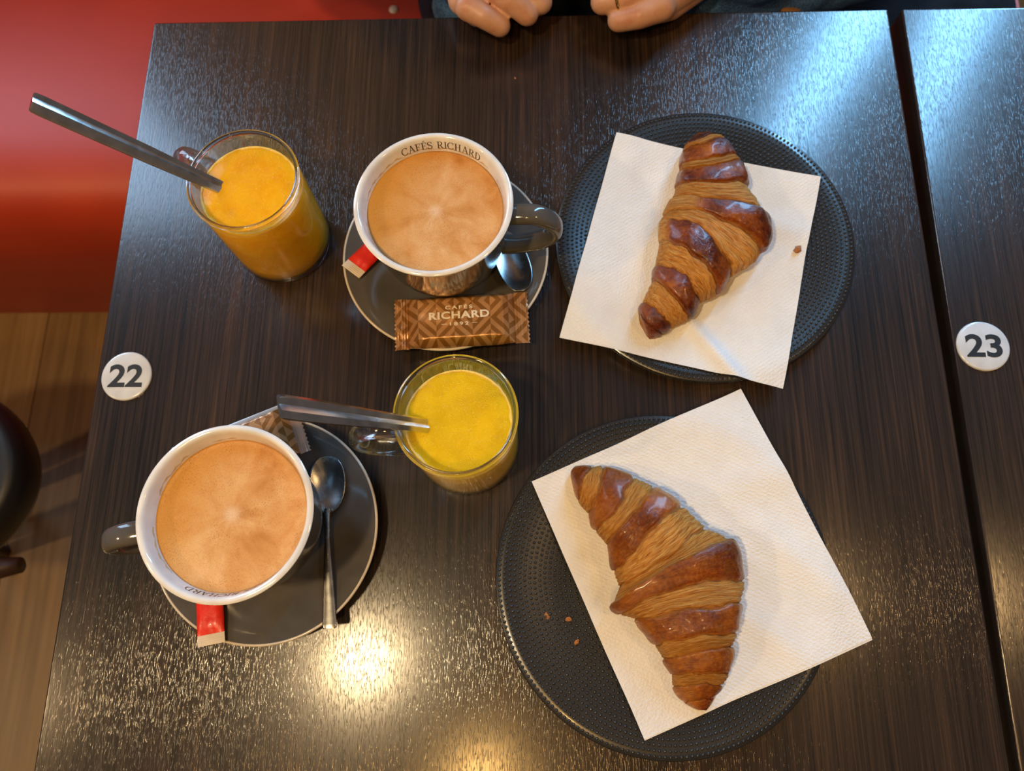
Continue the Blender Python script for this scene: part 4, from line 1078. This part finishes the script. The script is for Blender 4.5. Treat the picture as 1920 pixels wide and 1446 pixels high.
cloth([[(P(1345, -52, .004), .024), (P(1420, -60, .0), .030), (elbR, .050), (shR, .062)], [(V3(PX + .12, .77, -.16), .085), (V3(PX + .10, .79, .02), .08), (V3(PX + .10, .80, .2), .085)], [(V3(PX + .15, .80, .22), .06), (V3(PX, .85, .27), .06)],
       [(P(1330, 2, -.02), .020), (P(1400, -8, -.03), .024), (P(1470, -10, -.05), .022), (elbR + V3(0, -.04, -.04), .03)]], .0050, M_DENIM, 'jacket_sleeve', .0045, 'worn blue denim jacket side')
leg = lambda s: [(V3(PX + s * .09, .84, -.17), .10), (V3(PX + s * .075, .58, -.190), .070), (V3(PX + s * .085, .40, -.205), .060), (V3(PX + s * .12, .40, -.45), .056), (V3(PX + s * .12, .42, -.64), .048)]
cloth([leg(-1), leg(1)], .008, M_TROUS, 'trousers', .003)
for s in (-1, 1):
    V, F = caps([[(V3(PX + s * .12, .43, -.695), .040), (V3(PX + s * .12, .36, -.703), .036), (V3(PX + s * .12, .29, -.706), .033)]], .006, 3)
    V = [Vector((v.x, v.y, max(v.z, FZ + .001))) for v in V]; mesh('shoe', tolocal(V), F, M_SHIRT, person)
V, F = caps([[(hd + V3(0, .035, .045), .088), (hd + V3(0, .06, -.01), .080), (hd + V3(0, .07, -.07), .06), (hd + V3(0, .07, -.14), .045)], [(hd + V3(-.06, .01, .04), .04), (hd + V3(-.075, .03, -.05), .03)], [(hd + V3(.06, .01, .04), .04), (hd + V3(.075, .03, -.05), .03)]], .006, 4)
mesh('hair', tolocal(V), F, M_HAIR, person)
def ball(c, rx, ry, rz):
    bm = bmesh.new(); bmesh.ops.create_uvsphere(bm, u_segments=20, v_segments=12, radius=1)
    V = [Vector((v.co.x * rx, v.co.y * ry, v.co.z * rz)) + c for v in bm.verts]; F = [tuple(v.index for v in f.verts) for f in bm.faces]; bm.free(); return V, F
M_LIP = simple('lips', (0.42, 0.13, 0.10), 0.45)
for s in (-1, 1):
    V, F = ball(hd + V3(s * .029, -.0575, .001), .0125, .0115, .0075); eye = mesh('eye', tolocal(V), F, M_WHITE, person)
    V, F = ball(hd + V3(s * .029, -.0665, -.0005), .0052, .0036, .0052); mesh('iris', tolocal(V), F, M_BROWNW, eye)
    V, F = tube([hd + V3(s * .016, -.0705, .016), hd + V3(s * .030, -.0665, .021), hd + V3(s * .045, -.054, .017)], [.0022, .0028, .0012], 10, .8); mesh('eyebrow', tolocal(V), F, M_HAIR, person)
V, F = ball(hd + V3(0, -.0775, -.057), .019, .0065, .0030); V2, F2 = ball(hd + V3(0, -.0765, -.063), .016, .0070, .0038); V, F = join((V, F), (V2, F2)); mesh('lips', tolocal(V), F, M_LIP, person)
tag(person, 'person seated at the far table edge, both fists on it, denim jacket', 'person')
V, F = tube([P(1478, 26, -.03), P(1492, 8, -.06), P(1512, -12, -.10), Vector((.30, .70, -.20)), Vector((.33, .80, BZ + .03)), Vector((.35, .86, BZ + .012))], .0075, 12, .2)
tag(fixnormals(mesh('bag_strap', V, F, simple('tan_leather', (0.22, 0.10, 0.03), .5))), 'tan strap on the bench beside the denim sleeve', 'strap')

# ------------------------------------------------------------------ lift the whole place so that the floor is at z = 0
for o in list(sc.objects):
    if o.parent is None: o.location.z += TABLE_Z
